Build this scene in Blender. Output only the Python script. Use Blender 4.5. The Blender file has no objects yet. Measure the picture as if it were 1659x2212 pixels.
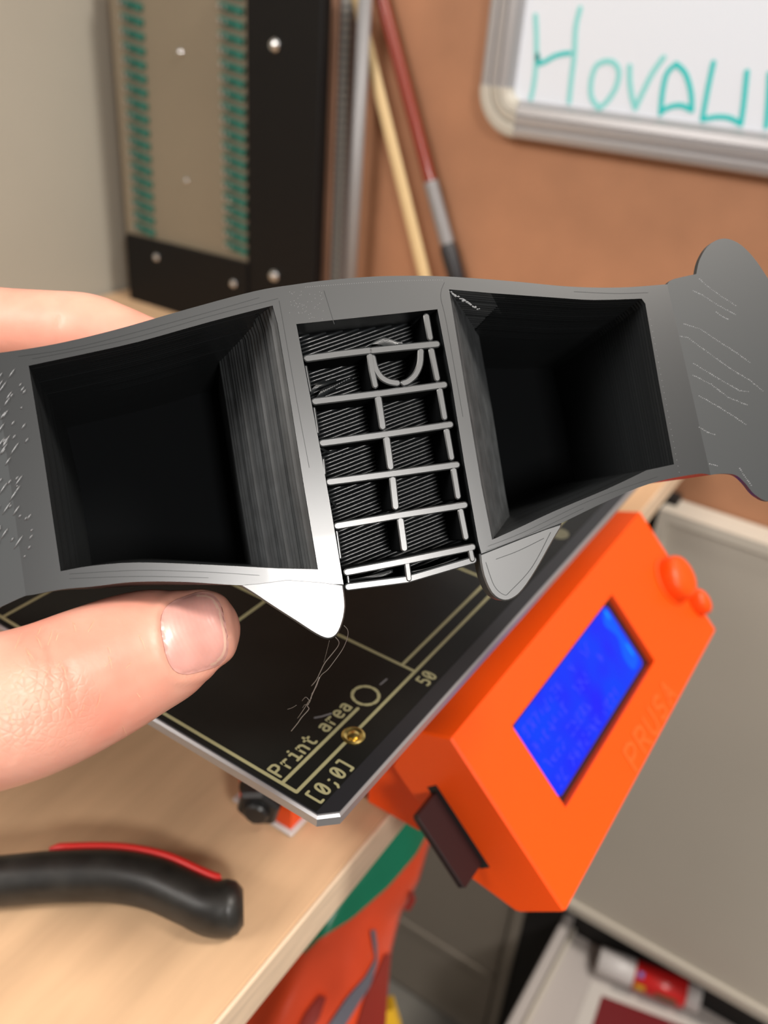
import bpy, bmesh, math, random
from math import sin, cos, pi, radians
from mathutils import Vector as V, Matrix
from mathutils.geometry import tessellate_polygon
from mathutils.bvhtree import BVHTree

S = bpy.context.scene
COL = S.collection
# ------------------------------------------------------------------ camera
# All lengths below are millimetres; origin = zero mark of the heated bed, z up, the floor at z = -835.
ZO = 835.0
def W(p): return V((p[0], p[1], p[2] + ZO)) / 1000.0
FPX, CX, CY = 1884.304, 829.5, 1106.0
EU = (-1.03601979, 1.04115859, 0.0835715295)
CP = V((-107.2076, -79.6874, 150.3652))
RM = Matrix.Rotation(EU[0], 3, 'Z') @ Matrix.Rotation(EU[1], 3, 'X') @ Matrix.Rotation(EU[2], 3, 'Z')
cd = bpy.data.cameras.new('camera'); cam = bpy.data.objects.new('camera', cd); COL.objects.link(cam)
cam.matrix_world = Matrix.Translation(W(CP)) @ RM.to_4x4()
cd.sensor_fit = 'VERTICAL'; cd.lens = 4.0
cd.sensor_height = 4.0 * 2212 / FPX; cd.sensor_width = cd.sensor_height
cd.clip_start = 0.01; cd.clip_end = 20
cd.dof.use_dof = True; cd.dof.focus_distance = 0.166; cd.dof.aperture_fstop = 1.9
S.camera = cam
FW = RM @ V((0, 0, -1))
def ray(x, y): return RM @ V(((x - CX) / FPX, -(y - CY) / FPX, -1.0))
def Q(x, y, d): return CP + ray(x, y) * d                        # point seen at x, y at depth d
def onz(x, y, z): r = ray(x, y); return CP + r * ((z - CP.z) / r.z)
def onx(x, y, X): r = ray(x, y); return CP + r * ((X - CP.x) / r.x)
def onp(x, y, P0, n): r = ray(x, y); return CP + r * ((P0 - CP).dot(n) / r.dot(n))
# ------------------------------------------------------------------ world, lights, exposure
S.view_settings.view_transform = 'Standard'; S.view_settings.look = 'None'
S.view_settings.exposure = 0.0; S.view_settings.gamma = 1.0; S.view_settings.use_curve_mapping = False
wd = bpy.data.worlds.new('room_light'); S.world = wd; wd.use_nodes = True
wd.node_tree.nodes['Background'].inputs[0].default_value = (1.0, 0.93, 0.84, 1)
wd.node_tree.nodes['Background'].inputs[1].default_value = 0.20
def area(name, pos, target, sx, sy, power, col):
    l = bpy.data.lights.new(name, 'AREA'); l.shape = 'RECTANGLE'; l.size = sx; l.size_y = sy
    l.energy = power; l.color = col
    o = bpy.data.objects.new(name, l); COL.objects.link(o)
    o.location = W(pos); o.rotation_euler = (W(target) - W(pos)).to_track_quat('-Z', 'Y').to_euler()
    return o
def camp(x, y, z): return CP + RM @ V((x, y, z))                 # a place given from the camera: right, up, behind
KEY = area('bench_lamp', camp(900, 900, 700), Q(900, 1100, 230), 0.32, 0.32, 22.5, (1.0, 0.93, 0.85))
SPEC = area('added_highlight_lamp', camp(320, -32, 700), Q(720, 1150, 165), 0.14, 0.14, 5.3, (1.0, 0.96, 0.92))  # unseen lamp added only for the highlight on the printed face
FILL = area('added_side_fill', camp(-600, 350, 420), Q(500, 1000, 180), 0.4, 0.4, 8.0, (1.0, 0.95, 0.9))  # unseen fill added to brighten the walls that face left
BACKFILL = area('added_back_fill', V((-250, -650, 1150)), V((420, 150, 0)), 0.8, 0.8, 1.5, (1.0, 0.93, 0.84))  # unseen fill added to brighten the background

# ------------------------------------------------------------------ materials
def mat(name, col, rough=0.5, metal=0.0, spec=0.5, var=0.0, vscale=60, bump=0.0, bscale=300, coat=0.0,
        emit=None, estr=1.0, sss=0.0, stretch=(1, 1, 1), alpha=None, var2=None):
    m = bpy.data.materials.new(name); m.use_nodes = True
    nt = m.node_tree; n = nt.nodes; L = nt.links; b = n['Principled BSDF']
    b.inputs['Base Color'].default_value = (*col, 1); b.inputs['Roughness'].default_value = rough
    b.inputs['Metallic'].default_value = metal; b.inputs['Specular IOR Level'].default_value = spec
    b.inputs['Coat Weight'].default_value = coat
    if emit: b.inputs['Emission Color'].default_value = (*emit, 1); b.inputs['Emission Strength'].default_value = estr
    if sss:
        b.inputs['Subsurface Weight'].default_value = sss
        b.inputs['Subsurface Radius'].default_value = (1.0, 0.35, 0.2); b.inputs['Subsurface Scale'].default_value = 0.003
    if var or bump:
        tc = n.new('ShaderNodeTexCoord'); mp = n.new('ShaderNodeMapping'); mp.inputs['Scale'].default_value = stretch
        L.new(tc.outputs['Object'], mp.inputs['Vector'])
    if var:
        t = n.new('ShaderNodeTexNoise'); t.inputs['Scale'].default_value = vscale; t.inputs['Detail'].default_value = 4
        L.new(mp.outputs[0], t.inputs['Vector'])
        r = n.new('ShaderNodeValToRGB'); e = r.color_ramp.elements
        e[0].position = 0.3; e[1].position = 0.7
        e[0].color = (*[c * (1 - var) for c in col], 1)
        e[1].color = (*(var2 or [min(1, c * (1 + var)) for c in col]), 1)
        L.new(t.outputs[0], r.inputs[0]); L.new(r.outputs[0], b.inputs['Base Color'])
    if bump:
        t = n.new('ShaderNodeTexNoise'); t.inputs['Scale'].default_value = bscale; t.inputs['Detail'].default_value = 3
        L.new(mp.outputs[0], t.inputs['Vector'])
        bp = n.new('ShaderNodeBump'); bp.inputs['Strength'].default_value = bump; bp.inputs['Distance'].default_value = 0.0005
        L.new(t.outputs[0], bp.inputs['Height']); L.new(bp.outputs[0], b.inputs['Normal'])
    return m
def wave_bump(m, scale, rot, strength, dist=0.0001):
    nt = m.node_tree; n = nt.nodes; L = nt.links; b = n['Principled BSDF']
    tc = n.new('ShaderNodeTexCoord'); mp = n.new('ShaderNodeMapping'); mp.inputs['Rotation'].default_value = rot
    w = n.new('ShaderNodeTexWave'); w.inputs['Scale'].default_value = scale; w.inputs['Distortion'].default_value = 1.5
    w.inputs['Detail'].default_value = 2
    bp = n.new('ShaderNodeBump'); bp.inputs['Strength'].default_value = strength; bp.inputs['Distance'].default_value = dist
    L.new(tc.outputs['Object'], mp.inputs['Vector']); L.new(mp.outputs[0], w.inputs['Vector'])
    L.new(w.outputs[0], bp.inputs['Height']); L.new(bp.outputs[0], b.inputs['Normal'])

M = {}
M['wall'] = mat('painted_wall', (0.38, 0.36, 0.305), 0.7, var=0.04, vscale=6, bump=0.1, bscale=200)
M['fibre'] = mat('brown_hardboard', (0.39, 0.185, 0.097), 0.6, var=0.07, vscale=30, bump=0.12, bscale=500)
M['floor'] = mat('grey_floor', (0.2, 0.19, 0.17), 0.5, var=0.1, vscale=8)
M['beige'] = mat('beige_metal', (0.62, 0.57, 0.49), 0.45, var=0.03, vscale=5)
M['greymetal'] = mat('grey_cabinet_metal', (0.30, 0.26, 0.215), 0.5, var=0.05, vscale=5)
M['lilac'] = mat('pale_painted_metal', (0.52, 0.475, 0.45), 0.45)
M['dark'] = mat('shade_black', (0.012, 0.01, 0.009), 0.8)  # near-black that stands in for shade in gaps and the card slot
M['ply'] = mat('maple_veneer', (0.60, 0.395, 0.235), 0.42, var=0.12, vscale=9, stretch=(1.2, 9, 9), bump=0.05, bscale=90)
M['plyedge'] = mat('plywood_edge', (0.72, 0.56, 0.40), 0.5, var=0.12, vscale=40, stretch=(1, 3, 12))
M['pcb'] = mat('black_bed_surface', (0.009, 0.009, 0.008), 0.26, spec=0.08, var=0.2, vscale=40)
M['pcbrim'] = mat('black_bed_margin', (0.014, 0.014, 0.016), 0.35, spec=0.25)
M['gold'] = mat('bed_print_lines', (0.26, 0.245, 0.13), 0.45)
M['brass'] = mat('brass_screw', (0.55, 0.40, 0.13), 0.3, metal=1.0)
M['alu'] = mat('bed_edge_metal', (0.33, 0.33, 0.34), 0.35, metal=0.6)
M['orange'] = mat('orange_printed_plastic', (0.95, 0.088, 0.004), 0.40, spec=0.35, sss=0.1, bump=0.06, bscale=900)
M['orange2'] = mat('orange_engraving', (0.97, 0.115, 0.01), 0.5)
M['lcdframe'] = mat('lcd_bezel', (0.03, 0.01, 0.012), 0.35)
M['sd'] = mat('memory_card_plastic', (0.016, 0.006, 0.007), 0.4)
M['bplastic'] = mat('black_plastic', (0.018, 0.018, 0.018), 0.38, bump=0.1, bscale=200)
M['brubber'] = mat('black_handle_rubber', (0.017, 0.016, 0.014), 0.42, var=0.5, vscale=120, bump=0.15, bscale=300)
M['red'] = mat('red_grip_stripe', (0.68, 0.025, 0.02), 0.4)
M['steel'] = mat('bright_steel', (0.6, 0.6, 0.6), 0.25, metal=1.0)
M['silver'] = mat('brushed_aluminium', (0.27, 0.265, 0.27), 0.5, metal=0.2)
M['zinc'] = mat('zinc_plate', (0.55, 0.53, 0.48), 0.45, metal=0.2)
M['wbframe'] = mat('whiteboard_aluminium', (0.42, 0.41, 0.42), 0.33, metal=0.55)
M['wbcorner'] = mat('corner_cap_plastic', (0.47, 0.44, 0.38), 0.45)
M['wb'] = mat('whiteboard_face', (0.70, 0.745, 0.82), 0.25, spec=0.4)
M['teal'] = mat('teal_marker', (0.008, 0.50, 0.49), 0.5)
M['teal2'] = mat('faint_teal_marker', (0.20, 0.60, 0.59), 0.5)
M['woodbrown'] = mat('brown_wood', (0.30, 0.16, 0.10), 0.5, var=0.2, vscale=20, stretch=(6, 6, 1))
M['bowred'] = mat('varnished_bow_wood', (0.22, 0.03, 0.015), 0.25, coat=0.5)
M['hair'] = mat('cream_bow_hair', (0.72, 0.54, 0.29), 0.5)
M['leather'] = mat('black_leather', (0.015, 0.015, 0.018), 0.45)
M['rackpanel'] = mat('grey_beige_panel', (0.20, 0.165, 0.115), 0.5, var=0.06, vscale=8)
M['rackblack'] = mat('black_rack_metal', (0.004, 0.0036, 0.0036), 0.5, spec=.2)
M['green'] = mat('green_terminal', (0.012, 0.115, 0.085), 0.45, var=0.5, vscale=300)
M['bag'] = mat('orange_red_film', (0.75, 0.075, 0.022), 0.34, var=0.25, vscale=14)
M['baggreen'] = mat('green_film', (0.006, 0.22, 0.115), 0.34, var=0.15, vscale=14)
M['bagblue'] = mat('slate_print', (0.13, 0.13, 0.16), 0.5)
M['bagdark'] = mat('dark_red_fold', (0.25, 0.02, 0.012), 0.5)  # film colour darkened for the shade in the folds
M['yellow'] = mat('yellow_plastic', (0.75, 0.45, 0.02), 0.4)
M['white'] = mat('white_plastic', (0.62, 0.59, 0.58), 0.4)
M['paper'] = mat('white_paper', (0.62, 0.58, 0.54), 0.7)
M['gluered'] = mat('red_label', (0.62, 0.02, 0.02), 0.22)
M['darkred'] = mat('dark_red_card', (0.17, 0.006, 0.01), 0.5)
M['grey'] = mat('grey_text', (0.33, 0.31, 0.30), 0.6)
M['olive'] = mat('olive_print', (0.12, 0.09, 0.04), 0.5)
M['blueprint'] = mat('blue_print', (0.05, 0.12, 0.45), 0.5)
# grey filament
M['pla'] = mat('dark_grey_filament', (0.026, 0.029, 0.031), 0.30, spec=1.0)
for _m in ('pla',): _b = M[_m].node_tree.nodes['Principled BSDF']; _b.inputs['Coat Weight'].default_value = .6; _b.inputs['Coat Roughness'].default_value = .40
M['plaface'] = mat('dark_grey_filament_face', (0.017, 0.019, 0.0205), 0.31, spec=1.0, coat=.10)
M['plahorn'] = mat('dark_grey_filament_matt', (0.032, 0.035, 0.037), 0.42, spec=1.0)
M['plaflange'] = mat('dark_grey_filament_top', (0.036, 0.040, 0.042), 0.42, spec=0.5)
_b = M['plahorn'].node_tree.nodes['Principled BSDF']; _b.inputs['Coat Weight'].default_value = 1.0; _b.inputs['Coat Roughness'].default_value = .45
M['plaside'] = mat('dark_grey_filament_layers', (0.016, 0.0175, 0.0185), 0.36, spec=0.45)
M['plabead'] = mat('filament_bead_glints', (0.28, 0.29, 0.30), 0.3, spec=0.8)  # filament lightened, the beads' glints put into the colour
M['plalit'] = mat('dark_grey_filament_lit_ridges', (0.036, 0.039, 0.041), 0.42, spec=1.0, var=.25, vscale=250)  # same filament, lightened so the ridged walls look lit
M['plashade'] = mat('dark_grey_filament_shaded', (0.004, 0.0045, 0.005), 0.85, spec=0.06)  # same filament, darkened: shade of cavities and rib sides put into the colour
M['strand'] = mat('filament_strand', (0.16, 0.15, 0.14), 0.35, spec=0.8)

# ------------------------------------------------------------------ mesh builder
ORG = {}
def link(o, parent=None):
    COL.objects.link(o)
    if parent is not None: o.parent = parent
    return o
def tag(o, label=None, cat=None, group=None, kind=None):
    if label: o['label'] = label
    if cat: o['category'] = cat
    if group: o['group'] = group
    if kind: o['kind'] = kind
    return o
def thing(name, loc, label, cat, group=None):
    o = bpy.data.objects.new(name, None); o.empty_display_size = 0.01
    link(o); o.location = W(loc); ORG[o.name] = W(loc)
    return tag(o, label, cat, group)
def root_origin(p):
    while p.parent is not None: p = p.parent
    return ORG[p.name]
class MB:
    def __init__(s): s.v = []; s.f = []; s.mi = []
    def add(s, vs, fs, mi=0):
        k = len(s.v); s.v += [V(p) for p in vs]
        for f in fs: s.f.append([k + i for i in f]); s.mi.append(mi)
    def box(s, a, b, mi=0, bev=0.0):
        x0, y0, z0 = [min(a[i], b[i]) for i in range(3)]; x1, y1, z1 = [max(a[i], b[i]) for i in range(3)]
        if bev <= 0:
            vs = [(x, y, z) for z in (z0, z1) for y in (y0, y1) for x in (x0, x1)]
            s.add(vs, [(0, 2, 3, 1), (4, 5, 7, 6), (0, 1, 5, 4), (2, 6, 7, 3), (0, 4, 6, 2), (1, 3, 7, 5)], mi)
        else:
            poly = [(x0 + bev, y0), (x1 - bev, y0), (x1, y0 + bev), (x1, y1 - bev), (x1 - bev, y1), (x0 + bev, y1), (x0, y1 - bev), (x0, y0 + bev)]
            ins = lambda q, k: (min(max(q[0], x0 + k), x1 - k), min(max(q[1], y0 + k), y1 - k))
            rings = [[(*ins(q, bev), z0) for q in poly], [(*q, z0 + bev) for q in poly], [(*q, z1 - bev) for q in poly], [(*ins(q, bev), z1) for q in poly]]
            s.loft(rings, True, True, True, mi)
    def loft(s, rings, closed=True, cap0=False, cap1=False, mi=0):
        n = len(rings[0]); vs = [p for r in rings for p in r]; fs = []
        for i in range(len(rings) - 1):
            for j in range(n if closed else n - 1):
                a = i * n + j; b = i * n + (j + 1) % n
                fs.append((a, b, b + n, a + n))
        if cap0: fs.append(tuple(range(n))[::-1])
        if cap1: fs.append(tuple(range((len(rings) - 1) * n, len(rings) * n)))
        s.add(vs, fs, mi)
    def tube(s, pts, r, n=8, mi=0, cap=True, flat=None):
        pts = [V(p) for p in pts]; rs = r if isinstance(r, (list, tuple)) else [r] * len(pts)
        rings = []; up = None
        for i, p in enumerate(pts):
            t = (pts[min(i + 1, len(pts) - 1)] - pts[max(i - 1, 0)]).normalized()
            if up is None: up = t.orthogonal().normalized() if flat is None else flat[0]
            a = (up - t * up.dot(t)).normalized(); up = a; b = t.cross(a)
            k = 1.0 if flat is None else flat[1]
            rings.append([p + (a * cos(2 * pi * j / n) * k + b * sin(2 * pi * j / n)) * rs[i] for j in range(n)])
        s.loft(rings, True, cap, cap, mi)
    def prism(s, poly, F, h0, h1, mi=0, ch=0.0, holes=(), ms=None):
        """poly in the frame F = (origin, e1, e2, n), between heights h0 and h1 along n."""
        O, a, b, n = F; ms = mi if ms is None else ms
        P = lambda q, h: O + a * q[0] + b * q[1] + n * h
        if holes:
            lists = [[V((q[0], q[1], 0)) for q in poly]] + [[V((q[0], q[1], 0)) for q in hh] for hh in holes]
            flat = [q for l in lists for q in l]; tri = tessellate_polygon(lists)
            s.add([P(q, h1) for q in flat], tri, mi); s.add([P(q, h0) for q in flat], tri, mi)
            for l in lists: s.loft([[P(q, h0) for q in l], [P(q, h1) for q in l]], True, mi=mi)
            return
        if ch > 0:
            inn = inset(poly, ch)
            s.loft([[P(q, h0) for q in poly], [P(q, h1 - ch) for q in poly]], True, mi=ms); s.loft([[P(q, h1 - ch) for q in poly], [P(q, h1) for q in inn]], True, mi=mi)
            top = inn
        else:
            s.loft([[P(q, h0) for q in poly], [P(q, h1) for q in poly]], True, mi=mi); top = poly
        tri = tessellate_polygon([[V((q[0], q[1], 0)) for q in top]])
        s.add([P(q, h1) for q in top], tri, mi); s.add([P(q, h0) for q in poly], tri, mi)
    def sphere(s, c, r, n=6, m=4, mi=0, sc=(1, 1, 1)):
        c = V(c); rings = []
        for i in range(1, m):
            th = pi * i / m
            rings.append([c + V((sin(th) * cos(2 * pi * j / n) * sc[0], sin(th) * sin(2 * pi * j / n) * sc[1], cos(th) * sc[2])) * r for j in range(n)])
        s.loft(rings, True, True, True, mi)
    def build(s, name, mats, parent=None, smooth=None, fix=True, org=None):
        me = bpy.data.meshes.new(name)
        if parent is not None: o0 = root_origin(parent)
        elif org is not None: o0 = W(org)
        else:
            lo = [min(p[i] for p in s.v) for i in range(3)]; hi = [max(p[i] for p in s.v) for i in range(3)]
            o0 = W(((lo[0] + hi[0]) / 2, (lo[1] + hi[1]) / 2, lo[2]))
        me.from_pydata([W(p) - o0 for p in s.v], [], s.f)
        if not isinstance(mats, (list, tuple)): mats = [mats]
        for m in mats: me.materials.append(m)
        for p, i in zip(me.polygons, s.mi): p.material_index = i
        if fix:
            bm = bmesh.new(); bm.from_mesh(me); bmesh.ops.remove_doubles(bm, verts=bm.verts, dist=1e-6)
            bmesh.ops.recalc_face_normals(bm, faces=bm.faces); bm.to_mesh(me); bm.free()
        me.update()
        if smooth: me.shade_smooth() if smooth >= 179 else me.set_sharp_from_angle(angle=radians(smooth))
        o = bpy.data.objects.new(name, me); link(o, parent)
        if parent is None: o.location = o0; ORG[o.name] = o0
        return o
def inset(poly, d):
    n = len(poly); A = sum(poly[i][0] * poly[(i + 1) % n][1] - poly[(i + 1) % n][0] * poly[i][1] for i in range(n))
    sg = 1 if A > 0 else -1; out = []
    for i in range(n):
        p = V(poly[i][:2]); a = (p - V(poly[i - 1][:2])); b = (V(poly[(i + 1) % n][:2]) - p)
        if a.length < 1e-9 or b.length < 1e-9: out.append(tuple(p)); continue
        a.normalize(); b.normalize()
        na = V((-a.y, a.x)) * sg; nb = V((-b.y, b.x)) * sg; m = (na + nb)
        m = na if m.length < 1e-6 else m.normalized()
        k = d / max(0.4, m.dot(na)); out.append(tuple(p + m * k))
    return out
def spline(pts, n=6, closed=False):
    pts = [V(p) for p in pts]; N = len(pts); out = []
    for i in range(N if closed else N - 1):
        g = lambda k: pts[k % N] if closed else pts[min(max(k, 0), N - 1)]
        p0, p1, p2, p3 = g(i - 1), g(i), g(i + 1), g(i + 2)
        for j in range(n):
            t = j / n
            out.append(0.5 * ((2 * p1) + (p2 - p0) * t + (2 * p0 - 5 * p1 + 4 * p2 - p3) * t * t + (3 * p1 - p0 - 3 * p2 + p3) * t ** 3))
    if not closed: out.append(pts[-1])
    return out
def stroke(pts, w, nc=5):
    """2-D outline of a stroke with round ends."""
    pts = [V(p) for p in pts]; L = []; R = []; n = len(pts)
    for i, p in enumerate(pts):
        a = (p - pts[i - 1]).normalized() if i > 0 else None
        b = (pts[i + 1] - p).normalized() if i < n - 1 else None
        t = a if b is None else b if a is None else (a + b).normalized() if (a + b).length > 0.1 else a
        k = 1 / max(0.5, t.dot(a if a is not None else t)); nn = V((-t.y, t.x)) * (w / 2 * k)
        L.append(p + nn); R.append(p - nn)
    def cap(c, t):
        a0 = math.atan2(t.x, -t.y)
        a0 = math.atan2(t.y, t.x) + pi / 2
        return [c + V((cos(a0 - pi * j / nc), sin(a0 - pi * j / nc))) * (w / 2) for j in range(1, nc)]
    te = (pts[-1] - pts[-2]).normalized(); ts = (pts[0] - pts[1]).normalized()
    return [tuple(q) for q in L + cap(pts[-1], te) + R[::-1] + cap(pts[0], ts)]
GL = {'P': [[(0, 0), (0, 1), (.42, 1), (.58, .88), (.58, .6), (.42, .48), (0, .48)]],
      'r': [[(.12, 0), (.12, .68)], [(.12, .45), (.3, .66), (.55, .64)]],
      'i': [[(.12, .66), (.34, .66), (.34, 0)], [(.1, 0), (.58, 0)], [(.32, .93), (.36, .93)]],
      'n': [[(.06, 0), (.06, .68)], [(.06, .5), (.22, .66), (.42, .66), (.55, .5), (.55, 0)]],
      't': [[(.28, .92), (.28, .12), (.4, 0), (.58, .02)], [(.04, .66), (.58, .66)]],
      'a': [[(.1, .62), (.4, .67), (.55, .52), (.55, 0)], [(.55, .38), (.2, .38), (.05, .2), (.2, 0), (.4, .02), (.55, .16)]],
      'e': [[(.06, .36), (.56, .36), (.54, .55), (.4, .67), (.2, .67), (.05, .5), (.05, .18), (.2, 0), (.5, .03)]],
      '[': [[(.45, 1.06), (.15, 1.06), (.15, -.08), (.45, -.08)]],
      ']': [[(.12, 1.06), (.42, 1.06), (.42, -.08), (.12, -.08)]],
      '0': [[(.3, 1), (.1, .9), (.03, .5), (.1, .1), (.3, 0), (.5, .1), (.57, .5), (.5, .9), (.3, 1)], [(.12, .2), (.48, .8)]],
      ';': [[(.28, .6), (.33, .6)], [(.33, .14), (.3, -.1), (.16, -.24)]],
      '5': [[(.52, 1), (.1, 1), (.08, .55), (.4, .58), (.56, .4), (.54, .12), (.35, 0), (.06, .05)]]}
def text2d(mb, txt, F, x, y, h, adv, w, h0, h1):
    for k, c in enumerate(txt):
        for st in GL.get(c, []):
            pts = [(x + k * adv + q[0] * h * .92, y + q[1] * h) for q in st]
            if len(pts) > 3 and c in '0ae': pts = [tuple(q) for q in spline(pts, 3)]
            for i in range(len(pts) - 1): mb.prism(stroke(pts[i:i + 2], w, 4), F, h0, h1 + .0006 * i)
HZ = (V((0, 0, 0)), V((1, 0, 0)), V((0, 1, 0)), V((0, 0, 1)))

# ------------------------------------------------------------------ room
WX = 455.0     # face of the back wall
LY = 522.0     # face of the left wall
m = MB(); m.box((WX, -900, -835), (WX + 40, LY + 40, 900)); tag(m.build('wall_back', M['fibre']), kind='structure')
m = MB(); m.box((-900, LY, -835), (WX, LY + 40, 900)); tag(m.build('wall_left', M['wall']), kind='structure')
m = MB(); m.box((-900, -900, -855), (WX + 40, LY + 40, -835)); tag(m.build('floor', M['floor']), kind='structure')

# ------------------------------------------------------------------ work table
TZ, TY = -88.0, 15.5
t = thing('work_table', (100, 280, -835), 'light maple plywood work table with a pale cut front edge', 'table')
m = MB(); m.box((-600, TY + .8, TZ - 16), (WX - 1, LY - 3, TZ), bev=0.6); m.build('tabletop', M['ply'], t)
m = MB(); m.box((-600, TY - .6, TZ - 16.2), (WX - 1, TY + .7, TZ + .1), bev=0.4)
m.build('edge_strip', M['plyedge'], t)
for x, y in ((-560, 500), (-560, 60), (380, 500)):
    m = MB(); m.box((x, y, -835), (x + 45, y + 45, TZ - 16), bev=2); m.build('leg', M['ply'], t)

# ------------------------------------------------------------------ whiteboard
XB = WX - 14
yl = onx(1042, 110, XB).y; zb = 80.0
FWd = 22.5
t = thing('whiteboard', (WX - 8, 0, zb), 'whiteboard in a ribbed aluminium frame with teal marker lettering', 'whiteboard')
F = (V((XB, 0, 0)), V((0, -1, 0)), V((0, 0, 1)), V((-1, 0, 0)))
YR, ZT = -420.0, 420.0
m = MB(); m.box((WX - .5, yl - 8, zb + 8), (XB + 6, YR, ZT)); m.build('board_face', M['wb'], t)
prof = [(0, 0), (0, 9), (1.5, 12), (4, 13), (7, 12.6), (7.6, 11.2), (8.4, 11.2), (9, 12.8), (13, 13), (13.6, 11.4), (14.4, 11.4), (15, 12.6), (19, 12), (21, 10), (22.5, 7), (22.5, 0)]
def bar(name, p0, along, inward, ln):
    m = MB()
    rings = [[V(p0) + along * s + inward * q[0] + V((-1, 0, 0)) * (q[1] + .5) for q in prof] for s in (0, ln)]
    m.loft(rings, True, True, True); return m.build(name, M['wbframe'], t, smooth=35)
bar('frame_bar', (WX - 1, yl, zb + FWd + 6), V((0, 0, 1)), V((0, -1, 0)), ZT - zb - FWd - 6)
bar('frame_bar', (WX - 1, yl - FWd - 6, zb), V((0, -1, 0)), V((0, 0, 1)), -YR + yl - FWd - 6)
bar('frame_bar', (WX - 1, yl, ZT), V((0, -1, 0)), V((0, 0, 1)), yl - YR)
# corner cap : quarter round with rings
m = MB(); rings = []
cy, cz = yl - FWd - 6, zb + FWd + 6; R0 = FWd + 6
cp = [(R0, 0), (R0 + .3, 9), (R0 - 1.5, 13), (R0 - 5, 14), (R0 - 8.5, 13.5), (R0 - 9.3, 11.5), (R0 - 10.1, 13.5), (R0 - 14.5, 14.2), (R0 - 15.3, 12.4), (R0 - 16, 14), (R0 - 20, 13.4), (6, 11), (6, 0)]
for k in range(13):
    a = pi + pi / 2 * k / 12
    rings.append([V((WX - 1.5 - q[1], cy - cos(a) * q[0], cz + sin(a) * q[0])) for q in cp])
m.loft(rings, True, True, True); m.build('corner_cap', M['wbcorner'], t, smooth=35)
wl = lambda x, y: (lambda p: (-p.y, p.z))(onx(1000 + x * .3972, y * .3972, XB + 6))
def marker(name, strokes, w, mt):
    m = MB(); Fm = (V((XB + 5.9, 0, 0)), V((0, -1, 0)), V((0, 0, 1)), V((-1, 0, 0)))
    parts_ = []
    for s in strokes:
        cur = [s[0]]
        for i in range(1, len(s)):
            cur.append(s[i])
            if i < len(s) - 1:
                a = V(s[i]) - V(s[i - 1]); b_ = V(s[i + 1]) - V(s[i])
                if a.angle(b_) > 1.05: parts_.append(cur); cur = [s[i]]
        parts_.append(cur)
    for i, s in enumerate(parts_):
        m.prism(stroke([tuple(q) for q in spline([wl(*p) for p in s], 6)], w, 5), Fm, -.2, .15 + .02 * i)
    return m.build(name, mt, t)
marker('letter', [[(395, 85), (400, 200), (398, 350), (384, 470), (370, 535)], [(638, 45), (614, 150), (606, 300), (588, 450), (578, 555)]], 2.9, M['teal2'])
marker('letter_crossbar', [[(408, 300), (412, 346), (440, 338), (500, 305), (560, 290), (582, 290)]], 2.7, M['teal'])
marker('letter', [[(775, 332), (725, 360), (698, 440), (700, 530), (740, 588), (785, 550), (835, 470), (848, 385), (815, 338), (770, 334)]], 2.9, M['teal2'])
marker('letter', [[(907, 360), (908, 440), (920, 530), (938, 590), (970, 520), (1030, 400), (1092, 312)]], 2.9, M['teal2'])
marker('letter', [[(1075, 618), (1086, 500), (1110, 400), (1160, 348), (1210, 400), (1240, 500), (1245, 600), (1190, 574), (1130, 580), (1080, 606)]], 2.9, M['teal'])
marker('letter', [[(1363, 340), (1335, 470), (1302, 650), (1380, 636), (1450, 642), (1512, 675), (1528, 560), (1545, 390)]], 2.8, M['teal'])
marker('letter', [[(1668, 400), (1660, 560), (1650, 690)], [(1665, 460), (1730, 400), (1790, 470), (1790, 700)]], 2.8, M['teal'])

# ------------------------------------------------------------------ strips against the wall
m = MB(); m.box((WX - 9, 317, TZ), (WX - 1, 331, 158), bev=1)
tag(m.build('wooden_batten', M['woodbrown']), 'dark brown wooden batten standing beside the black rack post', 'batten')
m = MB(); m.box((WX - 6.5, 306.5, TZ), (WX - 1, 316.5, 155), bev=.5)
t = thing('shelf_standard', (WX - 6, 312, TZ), 'notched pale metal shelf standard upright on the brown wall', 'rail')
m.build('channel', M['silver'], t)
m = MB()
for k in range(46): z = TZ + 10 + k * 5.2; m.box((WX - 7.4, 308, z), (WX - 6.4, 314.6, z + 3), bev=.25)
tag(m.build('notch_teeth', M['zinc'], t), kind='stuff')
m = MB(); m.tube([(WX - 22, 286.5, TZ), (WX - 22, 286.5, 158)], 4.6, 16)
tag(m.build('metal_rod', M['silver'], smooth=179), 'smooth silver metal rod standing between shelf standard and violin bow', 'rod')

# ------------------------------------------------------------------ violin bow
XW = WX - 9
def bw(y, z, dx=0): return V((XW - dx, y, z))
d = (bw(282, 150) - bw(233, 45)).normalized()
t = thing('violin_bow', bw(186, -74), 'violin bow with red-brown stick and cream hair leaning on the wall', 'violin bow')
A0 = bw(233, 45)
m = MB(); m.tube([A0 + d * s for s in (0, 150, 300, 430, 540)], [4.6, 4.5, 4.2, 3.8, 3.2], 14); m.build('stick', M['bowred'], t, smooth=60)
m = MB(); m.tube([A0 - d * s for s in (0, 43)], 4.9, 14)
for k in range(20): m.tube([A0 - d * (1 + k * 2.1), A0 - d * (2.6 + k * 2.1)], 5.15, 14)
m.build('winding', M['silver'], t, smooth=60)
A1 = A0 - d * 43
m = MB(); m.tube([A1, A1 - d * 4, A1 - d * 38, A1 - d * 42], [5, 6.2, 6.2, 4.5], 14); m.build('grip', M['leather'], t, smooth=60)
h0, h1 = bw(294, 133, 2), bw(228, -23, 2)
hd = (h1 - h0).normalized(); m = MB()
top = A0 + d * 532
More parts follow.
